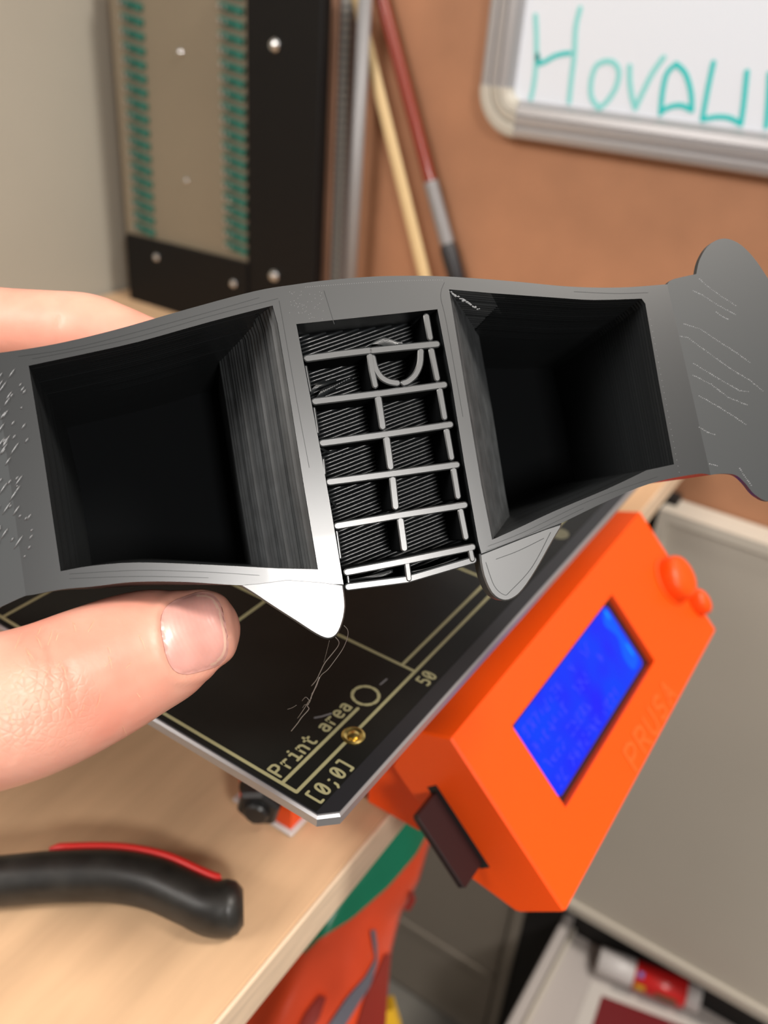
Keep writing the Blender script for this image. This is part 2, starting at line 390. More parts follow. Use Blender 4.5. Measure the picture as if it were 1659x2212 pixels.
m.tube([top, h0, h1, h1 + hd * 45], [1.2, 4.2, 4.8, 5], 10, flat=(V((-1, 0, 0)), .35)); m.build('bow_hair', M['hair'], t, smooth=60)
m = MB(); fa = A1 - d * 40; fb = h1 + hd * 46
m.loft([[fa + V((-5, 4, 0)), fb + V((-5, 0, 0)), fb + hd * 22 + V((-5, 0, 0)), fa - d * 22 + V((-5, 4, 0))],
        [fa + V((5, 4, 0)), fb + V((5, 0, 0)), fb + hd * 22 + V((5, 0, 0)), fa - d * 22 + V((5, 4, 0))]], True, True, True); m.build('frog', M['leather'], t)

# ------------------------------------------------------------------ rack of terminals
RX = 410.0; RT = 158.0
t = thing('terminal_rack', (430, 400, TZ), 'black metal rack holding a grey panel with two columns of green terminals', 'rack')
m = MB(); m.box((RX, 364, -60), (RX + 4, 496, RT), bev=.5); m.build('panel', M['rackpanel'], t)
m = MB(); m.box((RX + 4, 366, TZ), (WX - 6, 490, RT)); m.build('housing', M['rackblack'], t)
m = MB(); F = (V((RX, 0, 0)), V((0, -1, 0)), V((0, 0, 1)), V((-1, 0, 0)))
m.prism([(-496, TZ), (-496, -33), (-364, -31), (-364, TZ)], F, 0.2, 5, ch=.6); m.build('lower_plate', M['rackblack'], t)
m = MB(); m.box((407, 301, TZ), (RX + 8, 365.5, RT + 2), bev=1.5); m.build('post', M['rackblack'], t, smooth=30)
m = MB(); m.box((RX + 8, 352, TZ), (WX - 6, 365, RT)); m.build('post_flange', M['rackblack'], t)
m = MB(); m.box((RX + 1, 496.2, TZ), (WX - 6, 500, RT)); m.build('side_flange', M['rackpanel'], t)
def terminal_meshes():
    m = MB(); o = V((0, 0, 0))
    m.box((-3.5, -11, -2.3), (0, 11, 2.3), bev=.5); m.box((-5, -3, -1.7), (-3.4, 5, 1.7), bev=.3)
    body = m
    p = MB(); p.tube([(-6.5, 6.5, 0), (-3.4, 6.5, 0)], 1.7, 10); p.tube([(-6, 2, 0), (-5, 2, 0)], 1.1, 8)
    return body, p
tb, tp = terminal_meshes()
def mk_me(mb, name, mt):
    me = bpy.data.meshes.new(name); me.from_pydata([p / 1000 for p in mb.v], [], mb.f); me.materials.append(mt); return me
meb, mep = mk_me(tb, 'terminal', M['green']), mk_me(tp, 'pin', M['steel'])
for (ya, yb, za, zb_, n) in ((475, 476, 134, -26, 18), (379, 377, 138, -22, 19)):
    st = (za - zb_) / (n - 1)
    for k in range(-9, n):
        z = za - st * k; y = ya + (yb - ya) * k / n
        if z > RT - 5: continue
        o = bpy.data.objects.new('terminal', meb); link(o, t); o.location = W((RX, y, z)) - ORG[t.name]; o.rotation_euler = (radians(8), 0, 0)
        p = bpy.data.objects.new('pin', mep); link(p, o)
sc = MB(); sc.tube([(0, 0, 0), (-1.2, 0, 0), (-2.4, 0, 0), (-3.0, 0, 0)], [3.4, 3.4, 2.4, 1.0], 16)
mes = mk_me(sc, 'screw', M['steel'])
for (x, y, z, s) in ((RX, 429, 107, .8), (RX, 428, 19, .75), (RX - 1, 382, 12, .85), (RX - 5, 460, -45, .9), (RX - 5, 377, -49, .9), (407, 339, 119, 1.25), (407, 338, -35, 1.25)):
    o = bpy.data.objects.new('screw', mes); link(o, t); o.location = W((x, y, z)) - ORG[t.name]; o.scale = (s, s, s)
    if x == 407: o['label'] = 'round chrome screw on the black post'

# ------------------------------------------------------------------ beige cabinet with open drawer
t = thing('metal_cabinet', (WX - 10, -120, -835), 'beige metal cabinet with rimmed upper door and open lower drawer', 'cabinet')
CXF = 434.0
m = MB(); y0, y1, z0, z1 = 24.0, -330.0, -548.0, -131.0
m.box((CXF + 3, y1, z0), (WX - 1, y0, z1), bev=1); m.build('carcass', M['beige'], t)
m = MB(); F = (V((CXF, 0, 0)), V((0, -1, 0)), V((0, 0, 1)), V((-1, 0, 0)))
o_ = [(-y0, z0), (-y1, z0), (-y1, z1), (-y0, z1)]; i_ = [(-y0 + 7, z0 + 10), (-y1 - 7, z0 + 10), (-y1 - 7, z1 - 8), (-y0 + 7, z1 - 8)]
m.prism(o_, F, -3, 3.5, holes=[i_]); m.build('door_rim', M['beige'], t)
m = MB(); m.box((CXF + .5, -i_[0][0], i_[0][1]), (CXF + 3, -i_[1][0], i_[2][1])); m.build('door_panel', M['beige'], t)
m = MB(); m.box((WX - 3, y1, -835), (WX - 1, 49.5, z0 - 1)); m.build('base', M['dark'], t)  # thin near-black sheet, the shade below the door as colour
m = MB(); m.box((WX - 14, 16, -835), (WX - 3.2, 49.5, -126)); m.build('gap_shade', M['dark'], t)  # near-black strip painting the shade between the two cabinets
DZ = -600.0
dr = MB(); dr.box((310, -330, DZ - 3), (WX - 4, 10, DZ)); drw = dr.build('drawer', M['lilac'], t)
m = MB(); m.box((310, 6, DZ), (WX - 4, 15, DZ + 22), bev=1.2); m.build('drawer_side', M['lilac'], drw)
m = MB(); m.box((310, 1.5, DZ), (WX - 4, 5, DZ + 7), bev=.8); m.build('drawer_lip', M['beige'], drw)
m = MB(); m.box((305, -330, DZ - 30), (310, 15, DZ + 26), bev=1); m.build('drawer_front', M['beige'], drw)
m = MB(); m.box((310, -262, DZ), (WX - 4, -250, DZ + 50), bev=1); m.build('drawer_divider', M['greymetal'], drw)
# glue stick
ga, gb = onz(1292, 2072, DZ + 13), onz(1512, 2160, DZ + 13)
gd = (gb - ga).normalized(); gl = (gb - ga).length
t = thing('glue_stick', (ga + gb) / 2 - V((0, 0, 13)), 'white glue stick with a red label lying in the open drawer', 'glue stick')
def gt(a, b, r, mt, nm, par=None):
    m = MB(); m.tube([ga + gd * a * gl, ga + gd * (a + .01) * gl, ga + gd * (b - .01) * gl, ga + gd * b * gl], [r * .92, r, r, r * .92], 24)
    return m.build(nm, mt, par or t, smooth=50)
gt(0.0, .36, 12.2, M['white'], 'cap'); lb = gt(.36, .86, 12.8, M['gluered'], 'label'); gt(.86, 1.0, 11, M['white'], 'twist_base')
un = V((-.8, 0, .6)).normalized(); sd = gd.cross(un)
def patch(a, b, c0, c1, mt, nm):
    m = MB(); rr = 13.0; r_ = []
    for s in (a, b):
        r_.append([ga + gd * s * gl + (un * cos(c0 + (c1 - c0) * k / 6) + sd * sin(c0 + (c1 - c0) * k / 6)) * rr for k in range(7)])
    m.loft(r_, False); m.build(nm, mt, lb)
sgn = 1
patch(.40, .50, .3, .75, M['yellow'], 'yellow_print'); patch(.60, .80, .35, .8, M['olive'], 'olive_print'); patch(.41, .46, -.55, -.2, M['blueprint'], 'blue_print')
# leaflet under it
pq = [onz(1278, 2118, DZ + 1), onz(1640, 2262, DZ + 1), onz(1600, 2420, DZ + 1), onz(1215, 2280, DZ + 1)]
t = thing('leaflet', sum(pq, V()) / 4, 'white printed leaflet with a dark red block under the glue stick', 'leaflet')
Fz = (V((0, 0, DZ)), V((1, 0, 0)), V((0, 1, 0)), V((0, 0, 1)))
m = MB(); m.prism([(q.x, q.y) for q in pq], Fz, .1, .7); m.build('sheet', M['paper'], t)
rq = [onz(1300, 2150, DZ + 1), onz(1600, 2262, DZ + 1), onz(1560, 2380, DZ + 1), onz(1262, 2268, DZ + 1)]
m = MB(); m.prism([(q.x, q.y) for q in rq], Fz, .7, .9); m.build('red_block', M['darkred'], t)
m = MB()
for a, b in (((1325, 2134), (1362, 2148)), ((1380, 2156), (1440, 2178)), ((1462, 2186), (1475, 2192)), ((1490, 2198), (1520, 2210))):
    p, q = onz(*a, DZ + 1), onz(*b, DZ + 1); m.prism(stroke([(p.x, p.y), (q.x, q.y)], 4.5, 4), Fz, .7, .85)
m.build('printed_words', M['grey'], t)

# ------------------------------------------------------------------ grey cabinet below the table
t = thing('grey_cabinet', (WX - 8, 180, -835), 'grey metal cabinet with a drawer gap standing in shade below the table', 'cabinet')
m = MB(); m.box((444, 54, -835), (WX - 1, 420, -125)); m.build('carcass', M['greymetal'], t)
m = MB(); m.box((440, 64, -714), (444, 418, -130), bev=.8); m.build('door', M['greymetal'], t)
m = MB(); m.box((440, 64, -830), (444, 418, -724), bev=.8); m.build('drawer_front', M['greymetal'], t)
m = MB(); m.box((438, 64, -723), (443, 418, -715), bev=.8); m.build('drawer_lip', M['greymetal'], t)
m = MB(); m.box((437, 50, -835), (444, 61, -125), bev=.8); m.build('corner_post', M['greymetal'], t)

# ------------------------------------------------------------------ plastic bag under the table edge
t = thing('plastic_bag', Q(700, 2150, 430), 'orange-red plastic bag with a green band hanging below the table edge', 'bag')
Lft = [(720, 1690), (640, 1850), (560, 1990), (500, 2120), (440, 2260), (400, 2450)]
Rgt = [(955, 1690), (935, 1800), (905, 1905), (866, 1975), (846, 2060), (838, 2140), (832, 2240), (830, 2450)]
def lerp_path(P, t):
    k = t * (len(P) - 1); i = min(int(k), len(P) - 2); f = k - i
    return (P[i][0] + (P[i + 1][0] - P[i][0]) * f, P[i][1] + (P[i + 1][1] - P[i][1]) * f)
random.seed(4)
def bag_d(u, v): return 432 - 30 * sin(pi * u) ** .7 * (.5 + .5 * min(1, v * 2)) + 3 * sin(u * 17 + v * 6) * v + 2 * sin(u * 9 - v * 14)
def bag_pt(u, v, off=0):
    a = lerp_path(Lft, v); b = lerp_path(Rgt, v)
    return Q(a[0] + (b[0] - a[0]) * u, a[1] + (b[1] - a[1]) * u, bag_d(u, v) + off)
nu, nv = 40, 50
m = MB(); fr = [[bag_pt(i / nu, j / nv) for i in range(nu + 1)] for j in range(nv + 1)]
bk = [[bag_pt(1 - i / nu, j / nv, 0) + FW * (60 * sin(pi * i / nu)) for i in range(1, nu)] for j in range(nv + 1)]
rings = [a + b for a, b in zip(fr, bk)]
m.loft(rings, True, True, True); m.build('bag_body', M['bag'], t, smooth=179)
def bag_at(x, y, off):
    lo, hi = 0.0, 1.0; best = None
    for j in range(101):
        v = j / 100; a = lerp_path(Lft, v); b = lerp_path(Rgt, v)
        u = (x - a[0]) / (b[0] - a[0]); yy = a[1] + (b[1] - a[1]) * u; e = abs(yy - y)
        if best is None or e < best[0]: best = (e, u, v)
    return Q(x, y, bag_d(min(max(best[1], 0), 1), best[2]) + off)
def bag_patch(lo_edge, hi_edge, nm, mt, n=26, k=8, off=-1.2):
    m = MB(); r_ = []
    for i in range(n + 1):
        a = lerp_path(lo_edge, i / n); b = lerp_path(hi_edge, i / n)
        r_.append([bag_at(a[0] + (b[0] - a[0]) * j / k, a[1] + (b[1] - a[1]) * j / k, off) for j in range(k + 1)])
    m.loft(r_, False); return m.build(nm, mt, t, smooth=179)
bag_patch([(655, 2062), (690, 2028), (760, 1985), (840, 1915), (900, 1845), (945, 1760)], [(655, 2040), (670, 1990), (720, 1930), (790, 1850), (850, 1780), (900, 1700)], 'green_band', M['baggreen'])
bag_patch([(801, 2010), (806, 2040), (812, 2070), (790, 2110), (750, 2155), (700, 2230)], [(811, 2008), (815, 2040), (816, 2080), (800, 2130), (765, 2185), (720, 2260)], 'printed_stroke', M['bagblue'], off=-2)
bag_patch([(885, 1925), (880, 1950), (870, 1965)], [(893, 1925), (898, 1945), (885, 1968)], 'fold_shade', M['bagdark'], off=-2, n=6, k=4)  # bagdark patches paint the shaded folds onto the film
bag_patch([(832, 2060), (815, 2100), (790, 2150), (770, 2220)], [(845, 2060), (840, 2100), (836, 2150), (832, 2230)], 'fold_shade', M['bagdark'], off=-2, n=10, k=4)
bag_patch([(690, 2150), (660, 2190), (640, 2230)], [(705, 2155), (690, 2200), (665, 2240)], 'fold_shade', M['bagdark'], off=-2, n=10, k=4)
pa, pb = bag_pt(.3, 0), bag_pt(.7, 0)
m = MB(); zt = TZ - 16.5
m.tube(spline([pa, V((pa.x + 5, pa.y + 4, zt - 8)), V(((pa.x + pb.x) / 2, (pa.y + pb.y) / 2, zt - 3)), V((pb.x - 5, pb.y, zt - 8)), pb], 6), 3, 8)
m.build('handle_loop', M['bag'], t)
yq = [Q(820, 2190, 470), Q(850, 2180, 470), Q(868, 2240, 470), Q(850, 2420, 470), Q(800, 2420, 470)]
m = MB(); m.loft([yq, [p + FW * 14 for p in yq]], True, True, True)
tag(m.build('yellow_packet', M['yellow']), 'yellow plastic packet tucked behind the orange bag', 'packet')

# ------------------------------------------------------------------ printer: heated bed
t = thing('heated_bed', (125, 100, -3), 'black heated print bed with silver edge and gold grid markings', 'print bed')
def cham(x0, y0, x1, y1, c): return [(x0 + c, y0), (x1 - c, y0), (x1, y0 + c), (x1, y1 - c), (x1 - c, y1), (x0, y1), (x0, y0 + c)]
m = MB(); m.prism(cham(-2.7, -11.2, 253, 224, 3.6), HZ, -3.0, -.25, ch=.5); m.build('metal_edge', M['alu'], t, smooth=25)
m = MB(); m.prism(cham(-1.9, -10.5, 252.2, 223.2, 3.4), HZ, -1.5, -.06); m.build('front_margin', M['pcbrim'], t)
m = MB(); m.prism([(-1.6, -6.6), (252, -6.6), (252, 223), (-1.6, 223)], HZ, -1.2, .06); m.build('print_surface', M['pcb'], t)
g = MB(); LW = .85; H0, H1 = .02, .1
def gl2(a, b):
    global H1
    H1 += .004; g.prism(stroke([a, b], LW, 4), HZ, H0, H1)
gl2((0, 0), (0, 210)); gl2((0, 0), (18.6, 0)); gl2((24, 0), (250, 0)); gl2((0, 4.1), (29.6, 4.1)); gl2((50, 4.1), (250, 4.1))
for x in (50, 100, 150, 200): gl2((x, 0), (x, 210))
for y in (50, 100, 150, 200): gl2((0, y), (250, y))
g.build('grid_lines', M['gold'], t)
g = MB(); text2d(g, 'Print area', HZ, 1.3, 5.5, 3.6, 2.86, .62, .06, .12); g.build('lettering', M['gold'], t)
g = MB(); text2d(g, '[0;0]', HZ, .3, -5.7, 3.5, 2.86, .6, .06, .12); g.build('lettering', M['gold'], t)
g = MB(); text2d(g, '50', HZ, 47.2, -5.4, 3.5, 2.86, .6, .06, .12); g.build('lettering', M['gold'], t)
g = MB()
for k in range(9):
    a0 = 2 * pi * k / 9 + .2
    g.prism(stroke([(34.6 + 3.35 * cos(a0 + .5 * j / 4), 5.2 + 3.35 * sin(a0 + .5 * j / 4)) for j in range(5)], .85, 4), HZ, .06, .12)
g.build('dashed_ring', M['gold'], t)
g = MB(); g.prism([(140 + 3.5 * cos(k * pi / 8), -2.5 + 3 * sin(k * pi / 8)) for k in range(16)], HZ, .06, .12); g.build('worn_mark', mat('worn_print', (.09, .085, .05), .5), t)
m = MB(); sc_ = V((21.3, -.3, 0)); pr = [(2.85, .05), (2.85, .35), (2.3, .6), (1.7, .35), (1.4, .3), (1.3, .75), (.7, 1.0), (.05, 1.05)]
m.loft([[sc_ + V((r * cos(2 * pi * j / 24), r * sin(2 * pi * j / 24), h)) for j in range(24)] for r, h in pr], True, True, True)
m.build('brass_screw', M['brass'], t, smooth=40)
m = MB()
m.prism(stroke([(20.6, 10.6), (22.0, 9.5), (24.2, 8.3)], .45, 4), HZ, .05, .1)
m.prism(stroke([(40.3, 4.5), (43, 4.3)], .4, 4), HZ, .05, .1)
m.build('scratch', mat('dried_glue', (.13, .13, .14), .5), t)
m = MB(); m.box((30, 20, -30), (220, 190, -12), bev=2); m.build('carriage', M['bplastic'], t)
for x, y in ((40, 30), (210, 30), (40, 180), (210, 180)):
    m = MB(); m.tube([(x, y, -12.5), (x, y, -2.9)], 3, 12); m.build('standoff', M['steel'], t)
for x in (70, 180):
    m = MB(); m.tube([(x, -40 + 62, -35), (x, 260, -35)], 4, 16); m.build('guide_rod', M['steel'], t, smooth=60)

# ------------------------------------------------------------------ frame foot under the bed corner
fc = onz(618, 1790, TZ)
t = thing('frame_corner_foot', (fc.x, fc.y + 12, TZ), 'orange printed frame foot with dark nut under the bed corner', 'bracket')
bp_ = onz(628, 1792, TZ + 1.6)
m = MB(); m.box((bp_.x - 1.6, bp_.y - 1.6, TZ), (bp_.x + 17, bp_.y + 24, TZ + 1.6), bev=.5); m.build('pad', M['white'], t)
Fx = (V((bp_.x, bp_.y, TZ + 1.6)), V((0, 1, 0)), V((0, 0, 1)), V((1, 0, 0)))
m = MB(); m.prism([(0, 0), (22, 0), (22, 24), (17, 27), (9, 27), (4, 20), (0, 9)], Fx, 0, 15, ch=1.0); m.build('bracket_body', M['orange'], t)
ndir = V((-.93, -.37, 0)).normalized(); c0 = onx(563, 1733, bp_.x - 4.5)
m = MB(); m.tube([c0 - ndir * 4.2, c0 - ndir * 2.6, c0 + ndir * 2.2, c0 + ndir * 3.6], [7.6, 7.6, 7.6, 6.6], 6); m.build('nut', M['bplastic'], t, smooth=30)
m = MB(); m.tube([c0 - ndir * 5.4, c0 - ndir * 4.2], 8.8, 24); m.build('washer', M['bplastic'], t, smooth=40)
m = MB(); m.tube([c0 - ndir * 12, c0 + ndir * 5, c0 + ndir * 5.8], [4.2, 4.2, 3.4], 20); m.build('rod_end', M['bplastic'], t, smooth=40)

# ------------------------------------------------------------------ orange display cover
LXA, LXB = 63.2, 229.7
th = radians(44.5); LN = V((0, -sin(th), cos(th))); LS = V((0, -cos(th), -sin(th))); LA = V((LXA, -7.2, -30.0))
LF = (LA, V((1, 0, 0)), LS, LN)
def L3(s, d_, h=0): return LA + V((1, 0, 0)) * s + LS * d_ + LN * h
t = thing('display_cover', (146, -25, -84), 'orange printed display unit with blue screen and round knob in front of the bed', 'display unit')
sec = [(-7.2, -30), (-50.4, -72.4), (-49.8, -73.8), (-38.2, -83.6), (-36.5, -84.2), (-20.5, -81.3), (-18.6, -80.2), (10.5, -53.2), (10.8, -51.4), (5.0, -35.2), (3.2, -33.6)]
EX, EY, EZn = V((LXA, 0, 0)), V((0, 1, 0)), V((0, 0, 1))
ch = 1.0
def secring(x, k):
    pl = inset(sec, k) if k else sec
    return [V((x, q[0], q[1])) for q in pl]
WXL = LXB - LXA
hole = [(24.5, 12.6), (112.3, 12.6), (112.3, 43.2), (24.5, 43.2)]
# shell: end faces, sides, front face with window
m = MB()
rA0, rA, rB, rB0 = secring(LXA, .7), secring(LXA + .7, 0), secring(LXB - .7, 0), secring(LXB, .7)
n_ = len(sec)
for (ra, rb, skip) in ((rA0, rA, False), (rA, rB, True), (rB, rB0, False)):
    for j in range(n_):
        if skip and j == 0: continue
        m.add([ra[j], ra[(j + 1) % n_], rb[(j + 1) % n_], rb[j]], [(0, 1, 2, 3)])
for r_ in (rA0, rB0):
    tri = tessellate_polygon([[V((p.y, p.z, 0)) for p in r_]]); m.add(r_, tri)
fl = (rA[1] - rA[0]).length
out = [(.7, 0), (WXL - .7, 0), (WXL - .7, fl), (.7, fl)]
lists = [[V((*q, 0)) for q in out], [V((*q, 0)) for q in hole]]; flat_ = [q for l in lists for q in l]
fn = (rA[1] - rA[0]).normalized()
P3 = lambda q: rA[0] + V((1, 0, 0)) * (q[0] - .7) + fn * q[1]
m.add([P3(q) for q in flat_], tessellate_polygon(lists))
m.loft([[P3((q[0], q[1])) for q in hole], [P3((q[0], q[1])) - LN * 3.2 for q in hole]], True)
m.build('cover_shell', M['orange'], t, smooth=25)
m = MB(); m.prism([(24, 12), (113, 12), (113, 44), (24, 44)], LF, -6, -2.6); bz = m.build('bezel', M['lcdframe'], t)
m = MB(); scr = [(26.8, 14.6), (108.6, 14.6), (108.6, 40.9), (26.8, 40.9)]
def rrect(x0, y0, x1, y1, r, k=4):
    o = []
    for cx_, cy_, a in ((x1 - r, y0 + r, -pi / 2), (x1 - r, y1 - r, 0), (x0 + r, y1 - r, pi / 2), (x0 + r, y0 + r, pi)):
        for j in range(k + 1): o.append((cx_ + r * cos(a + pi / 2 * j / k), cy_ + r * sin(a + pi / 2 * j / k)))
    return o
m.prism(rrect(26.8, 14.4, 108.4, 41.2, 2.2), LF, -3, -2.2)
sm = bpy.data.materials.new('blue_backlit_screen'); sm.use_nodes = True
nt = sm.node_tree; b = nt.nodes['Principled BSDF']; b.inputs['Base Color'].default_value = (0.0, 0.003, 0.05, 1); b.inputs['Roughness'].default_value = .3; b.inputs['Specular IOR Level'].default_value = .15
tc = nt.nodes.new('ShaderNodeTexCoord'); no = nt.nodes.new('ShaderNodeTexNoise'); no.inputs['Scale'].default_value = 55; no.inputs['Detail'].default_value = 1
rp = nt.nodes.new('ShaderNodeValToRGB'); rp.color_ramp.elements[0].color = (0.001, 0.055, 1, 1); rp.color_ramp.elements[1].color = (0.014, 0.018, 1, 1)
rp.color_ramp.elements[0].position = .35; rp.color_ramp.elements[1].position = .65
nt.links.new(tc.outputs['Object'], no.inputs['Vector']); nt.links.new(no.outputs[0], rp.inputs[0]); nt.links.new(rp.outputs[0], b.inputs['Emission Color'])
b.inputs['Emission Strength'].default_value = .92
sc1 = m.build('screen', sm, t)
txm = mat('screen_text', (0.0, 0.0, 0.1), .4, spec=.15, emit=(.045, .065, 1.0), estr=.95)
hot = mat('backlight_hot_spot', (0, .01, .1), .4, spec=.15, emit=(0.0, .30, 1.0), estr=.95)
hot2 = mat('backlight_glow', (0, .01, .1), .4, spec=.15, emit=(0.0, .11, 1.0), estr=.95)
m = MB(); random.seed(7)
rows = [(17.0, '###:#/##  #  ##'), (23.0, '#:###.#  ###   #'), (29.5, '#### #####'), (36.0, '## ####### ####')]
for ry, s in rows:
    for k, c in enumerate(s):
        if c == ' ': continue
        x = 30 + k * 3.7
        if c in ':./': m.prism([(x + 1, ry + 1), (x + 1.6, ry + 1), (x + 1.6, ry + 3), (x + 1, ry + 3)], LF, -2.25, -2.1); continue
        for q in range(4):
            a = (x + random.choice((0, 1.2, 2.2)), ry + random.choice((0, 1.7, 3.4))); b_ = (x + random.choice((0, 1.2, 2.2)), ry + random.choice((0, 1.7, 3.4)))
            if a != b_: m.prism(stroke([a, b_], .5, 3), LF, -2.25, -2.1 + q * .005)
m.build('screen_text', txm, sc1)
m = MB(); m.prism([tuple(q) for q in spline([(104, 15.4), (106.6, 16), (107, 22), (106.3, 27), (107, 33), (106.5, 38), (100, 39), (99, 33), (103, 26), (100, 19)], 4, True)], LF, -2.25, -2.12); m.build('backlight_glow', hot2, sc1)
m = MB()
for c_ in ((105.2, 17.2, .9, 2.2), (105.3, 33, .8, 3)): m.prism([(c_[0] + c_[2] * cos(k * pi / 6), c_[1] + c_[3] * sin(k * pi / 6)) for k in range(12)], LF, -2.2, -2.05)
m.build('backlight_spot', hot, sc1)
# knob with pointer lobe
m = MB(); kc = (156, 30)
kp = [(10.8, 0), (10.8, .6), (9.6, 1.0), (9.4, 5.2), (8.6, 6.8), (6.5, 7.8), (3, 8.2), (.1, 8.3)]
m.loft([[L3(kc[0] + r * cos(2 * pi * j / 36), kc[1] + r * sin(2 * pi * j / 36), h) for j in range(36)] for r, h in kp], True, True, True)
kn = m.build('knob', M['orange'], t, smooth=40)
m = MB(); kp2 = [(5.2, 0), (5.0, 4.2), (3.8, 5.6), (1.5, 6.2), (.1, 6.3)]
m.loft([[L3(163.2 + r * .8 * cos(2 * pi * j / 24), 45.5 + r * 1.15 * sin(2 * pi * j / 24), h) for j in range(24)] for r, h in kp2], True, True, True)
m.build('reset_button', M['orange'], t, smooth=40)
# raised lettering on the lower strip
m = MB()
PR = {'P': [[(0, 0), (0, 1), (.4, 1), (.6, .85), (.6, .6), (.4, .45), (.05, .45)]], 'R': [[(0, 0), (0, 1), (.4, 1), (.58, .85), (.58, .62), (.4, .5), (.05, .5)], [(.3, .48), (.6, 0)]],
      'U': [[(0, 1), (0, .25), (.15, 0), (.45, 0), (.6, .25), (.6, 1)]], 'S': [[(.58, .88), (.35, 1), (.08, .88), (.08, .62), (.52, .42), (.55, .12), (.3, 0), (.02, .12)]], 'A': [[(0, 0), (.3, 1), (.6, 0)], [(.12, .35), (.48, .35)]]}
for k, c in enumerate('PRUSA'):
    for st in PR[c]:
        sp2 = [(64.5 + k * 10 + q[0] * 10.5, 59 - q[1] * 8.0) for q in st]
        for i in range(len(sp2) - 1): m.prism(stroke(sp2[i:i + 2], 1.4, 4), LF, -.1, .3 + .002 * i)
m.build('raised_lettering', M['orange2'], t)
# memory card in the slot
c1 = V((LXA, -5.2, -53.0)); c2 = V((LXA, -23.6, -71.4)); cdv = (c2 - c1).normalized(); cn = V((0, -cdv.z, cdv.y)).normalized()
if cn.z < 0: cn = -cn
m = MB()
base = [c1, c2]; O_ = c1
FC = (c1, cdv, V((-1, 0, 0)), cn)
ln = (c2 - c1).length
m.prism([(0, -6), (ln, -6), (ln, 10.7), (ln - .8, 11.5), (.8, 11.5), (0, 10.7)], FC, -2.1, .1, ch=.25); m.build('memory_card', M['sd'], t)
m = MB(); m.prism([(-2, -3), (ln + 2, -3), (ln + 2, .12), (-2, .12)], FC, -2.6, 1.4); m.build('card_slot', M['dark'], t)  # solid block, the slot's shadow put into its near-black colour
m = MB(); m.box((72, 2, -86), (84, 24, -46), bev=1); m.build('mounting_arm', M['orange'], t)
m = MB(); m.box((205, 2, -86), (217, 24, -46), bev=1); m.build('mounting_arm', M['orange'], t)

# ------------------------------------------------------------------ pliers on the table
pc = [(-150, 1915), (0, 1903), (120, 1893), (240, 1892), (330, 1908), (400, 1938), (455, 1962), (492, 1962)]
ZP = TZ + 8.3
P_ = [onz(x, y, ZP) for x, y in pc]
t = thing('pliers', onz(-100, 1915, TZ), 'pliers with black rubber handles and a red stripe on the tabletop', 'pliers')
sp_ = spline(P_, 6)
Nn = len(sp_); rr = []
for i in range(Nn):
    f_ = i / (Nn - 1); rr.append(6.6 + .5 * sin(f_ * 3) + (1.0 * max(0, f_ - .75) * 4))
sp_.append(sp_[-1] + (sp_[-1] - sp_[-3]).normalized() * 2.6); rr.append(rr[-1] * .9); sp_.append(sp_[-1] + (sp_[-1] - sp_[-3]).normalized() * 1.9); rr.append(rr[-1] * .68)
m = MB(); m.tube(sp_, rr, 20, flat=(V((0, 0, 1)), 1.12)); m.build('handle', M['brubber'], t, smooth=60)
m = MB(); k0, k1 = int(Nn * .26), int(Nn * .93); st = []
for i in range(k0, k1 + 1):
    tt = (sp_[i + 1] - sp_[i - 1]).normalized(); sdv = V((0, 0, 1)).cross(tt).normalized()
    st.append(sp_[i] + sdv * rr[i] * 1.0 + V((0, 0, 3.2)))
m.tube(st, [.7] + [1.5] * (len(st) - 2) + [.7], 10, flat=(V((0, 0, 1)), 1.5)); m.build('grip_stripe', M['red'], t, smooth=60, )
pv = onz(-620, 1990, ZP); dv = (pv - sp_[0]).normalized(); sdv = V((0, 0, 1)).cross(dv).normalized()
m = MB(); h2 = spline([pv - dv * 8, onz(-420, 2190, ZP), onz(-260, 2330, ZP), onz(-90, 2420, ZP)], 6)
m.tube(h2, 6.8, 20, flat=(V((0, 0, 1)), 1.12)); m.build('handle', M['brubber'], t, smooth=60)
m = MB(); m.tube([sp_[0] + dv * 0, sp_[0] + dv * 20, pv - dv * 10, pv], [5, 4.5, 6, 6], 12); m.tube([h2[0], pv], [5.5, 6], 12)
m.tube([pv - V((0, 0, 6)), pv + V((0, 0, 6))], 9, 24); m.tube([pv, pv + dv * 25, pv + dv * 48], [8, 6, 2], 12); m.build('jaws', M['steel'], t, smooth=40)

# ------------------------------------------------------------------ printed violin section
D0 = 165.0
O = Q(830, 1106, D0)
NV = (420.0, 1180.0)                                              # the way the layers run back
n = -ray(*NV).normalized()
e1 = (RM @ V((1, 0, 0))); e1 = (e1 - n * e1.dot(n)).normalized(); e2 = n.cross(e1)
BF = (O, e1, e2, n)
def uv(x, y, h=0):
    p = onp(x, y, O + n * h, n) - O - n * h
    return (p.dot(e1), p.dot(e2))
def B3(q, h): return O + e1 * q[0] + e2 * q[1] + n * h
t = thing('printed_violin_section', O - n * 40, 'dark grey printed violin body section with open cavities held in one hand', 'printed part')
def sm2(pts, k=5): return [tuple(q) for q in spline(pts, k)]
top = sm2([(-150, 742), (-60, 766), (0, 762), (120, 743), (250, 712), (400, 669), (550, 629), (640, 614), (700, 606), (780, 599), (850, 596), (960, 597), (1100, 607), (1230, 619), (1340, 621), (1441, 614)])
rf = sm2([(1441, 614), (1450, 605), (1475, 598), (1504, 592)], 3)[1:] + sm2([(1504, 592), (1511, 562), (1528, 533), (1553, 517), (1580, 518), (1610, 537), (1645, 580), (1690, 660), (1725, 780), (1740, 900), (1725, 1010), (1690, 1070), (1660, 1083), (1630, 1068), (1608, 1042), (1588, 1026), (1560, 1023), (1535, 1026)], 4)[1:]
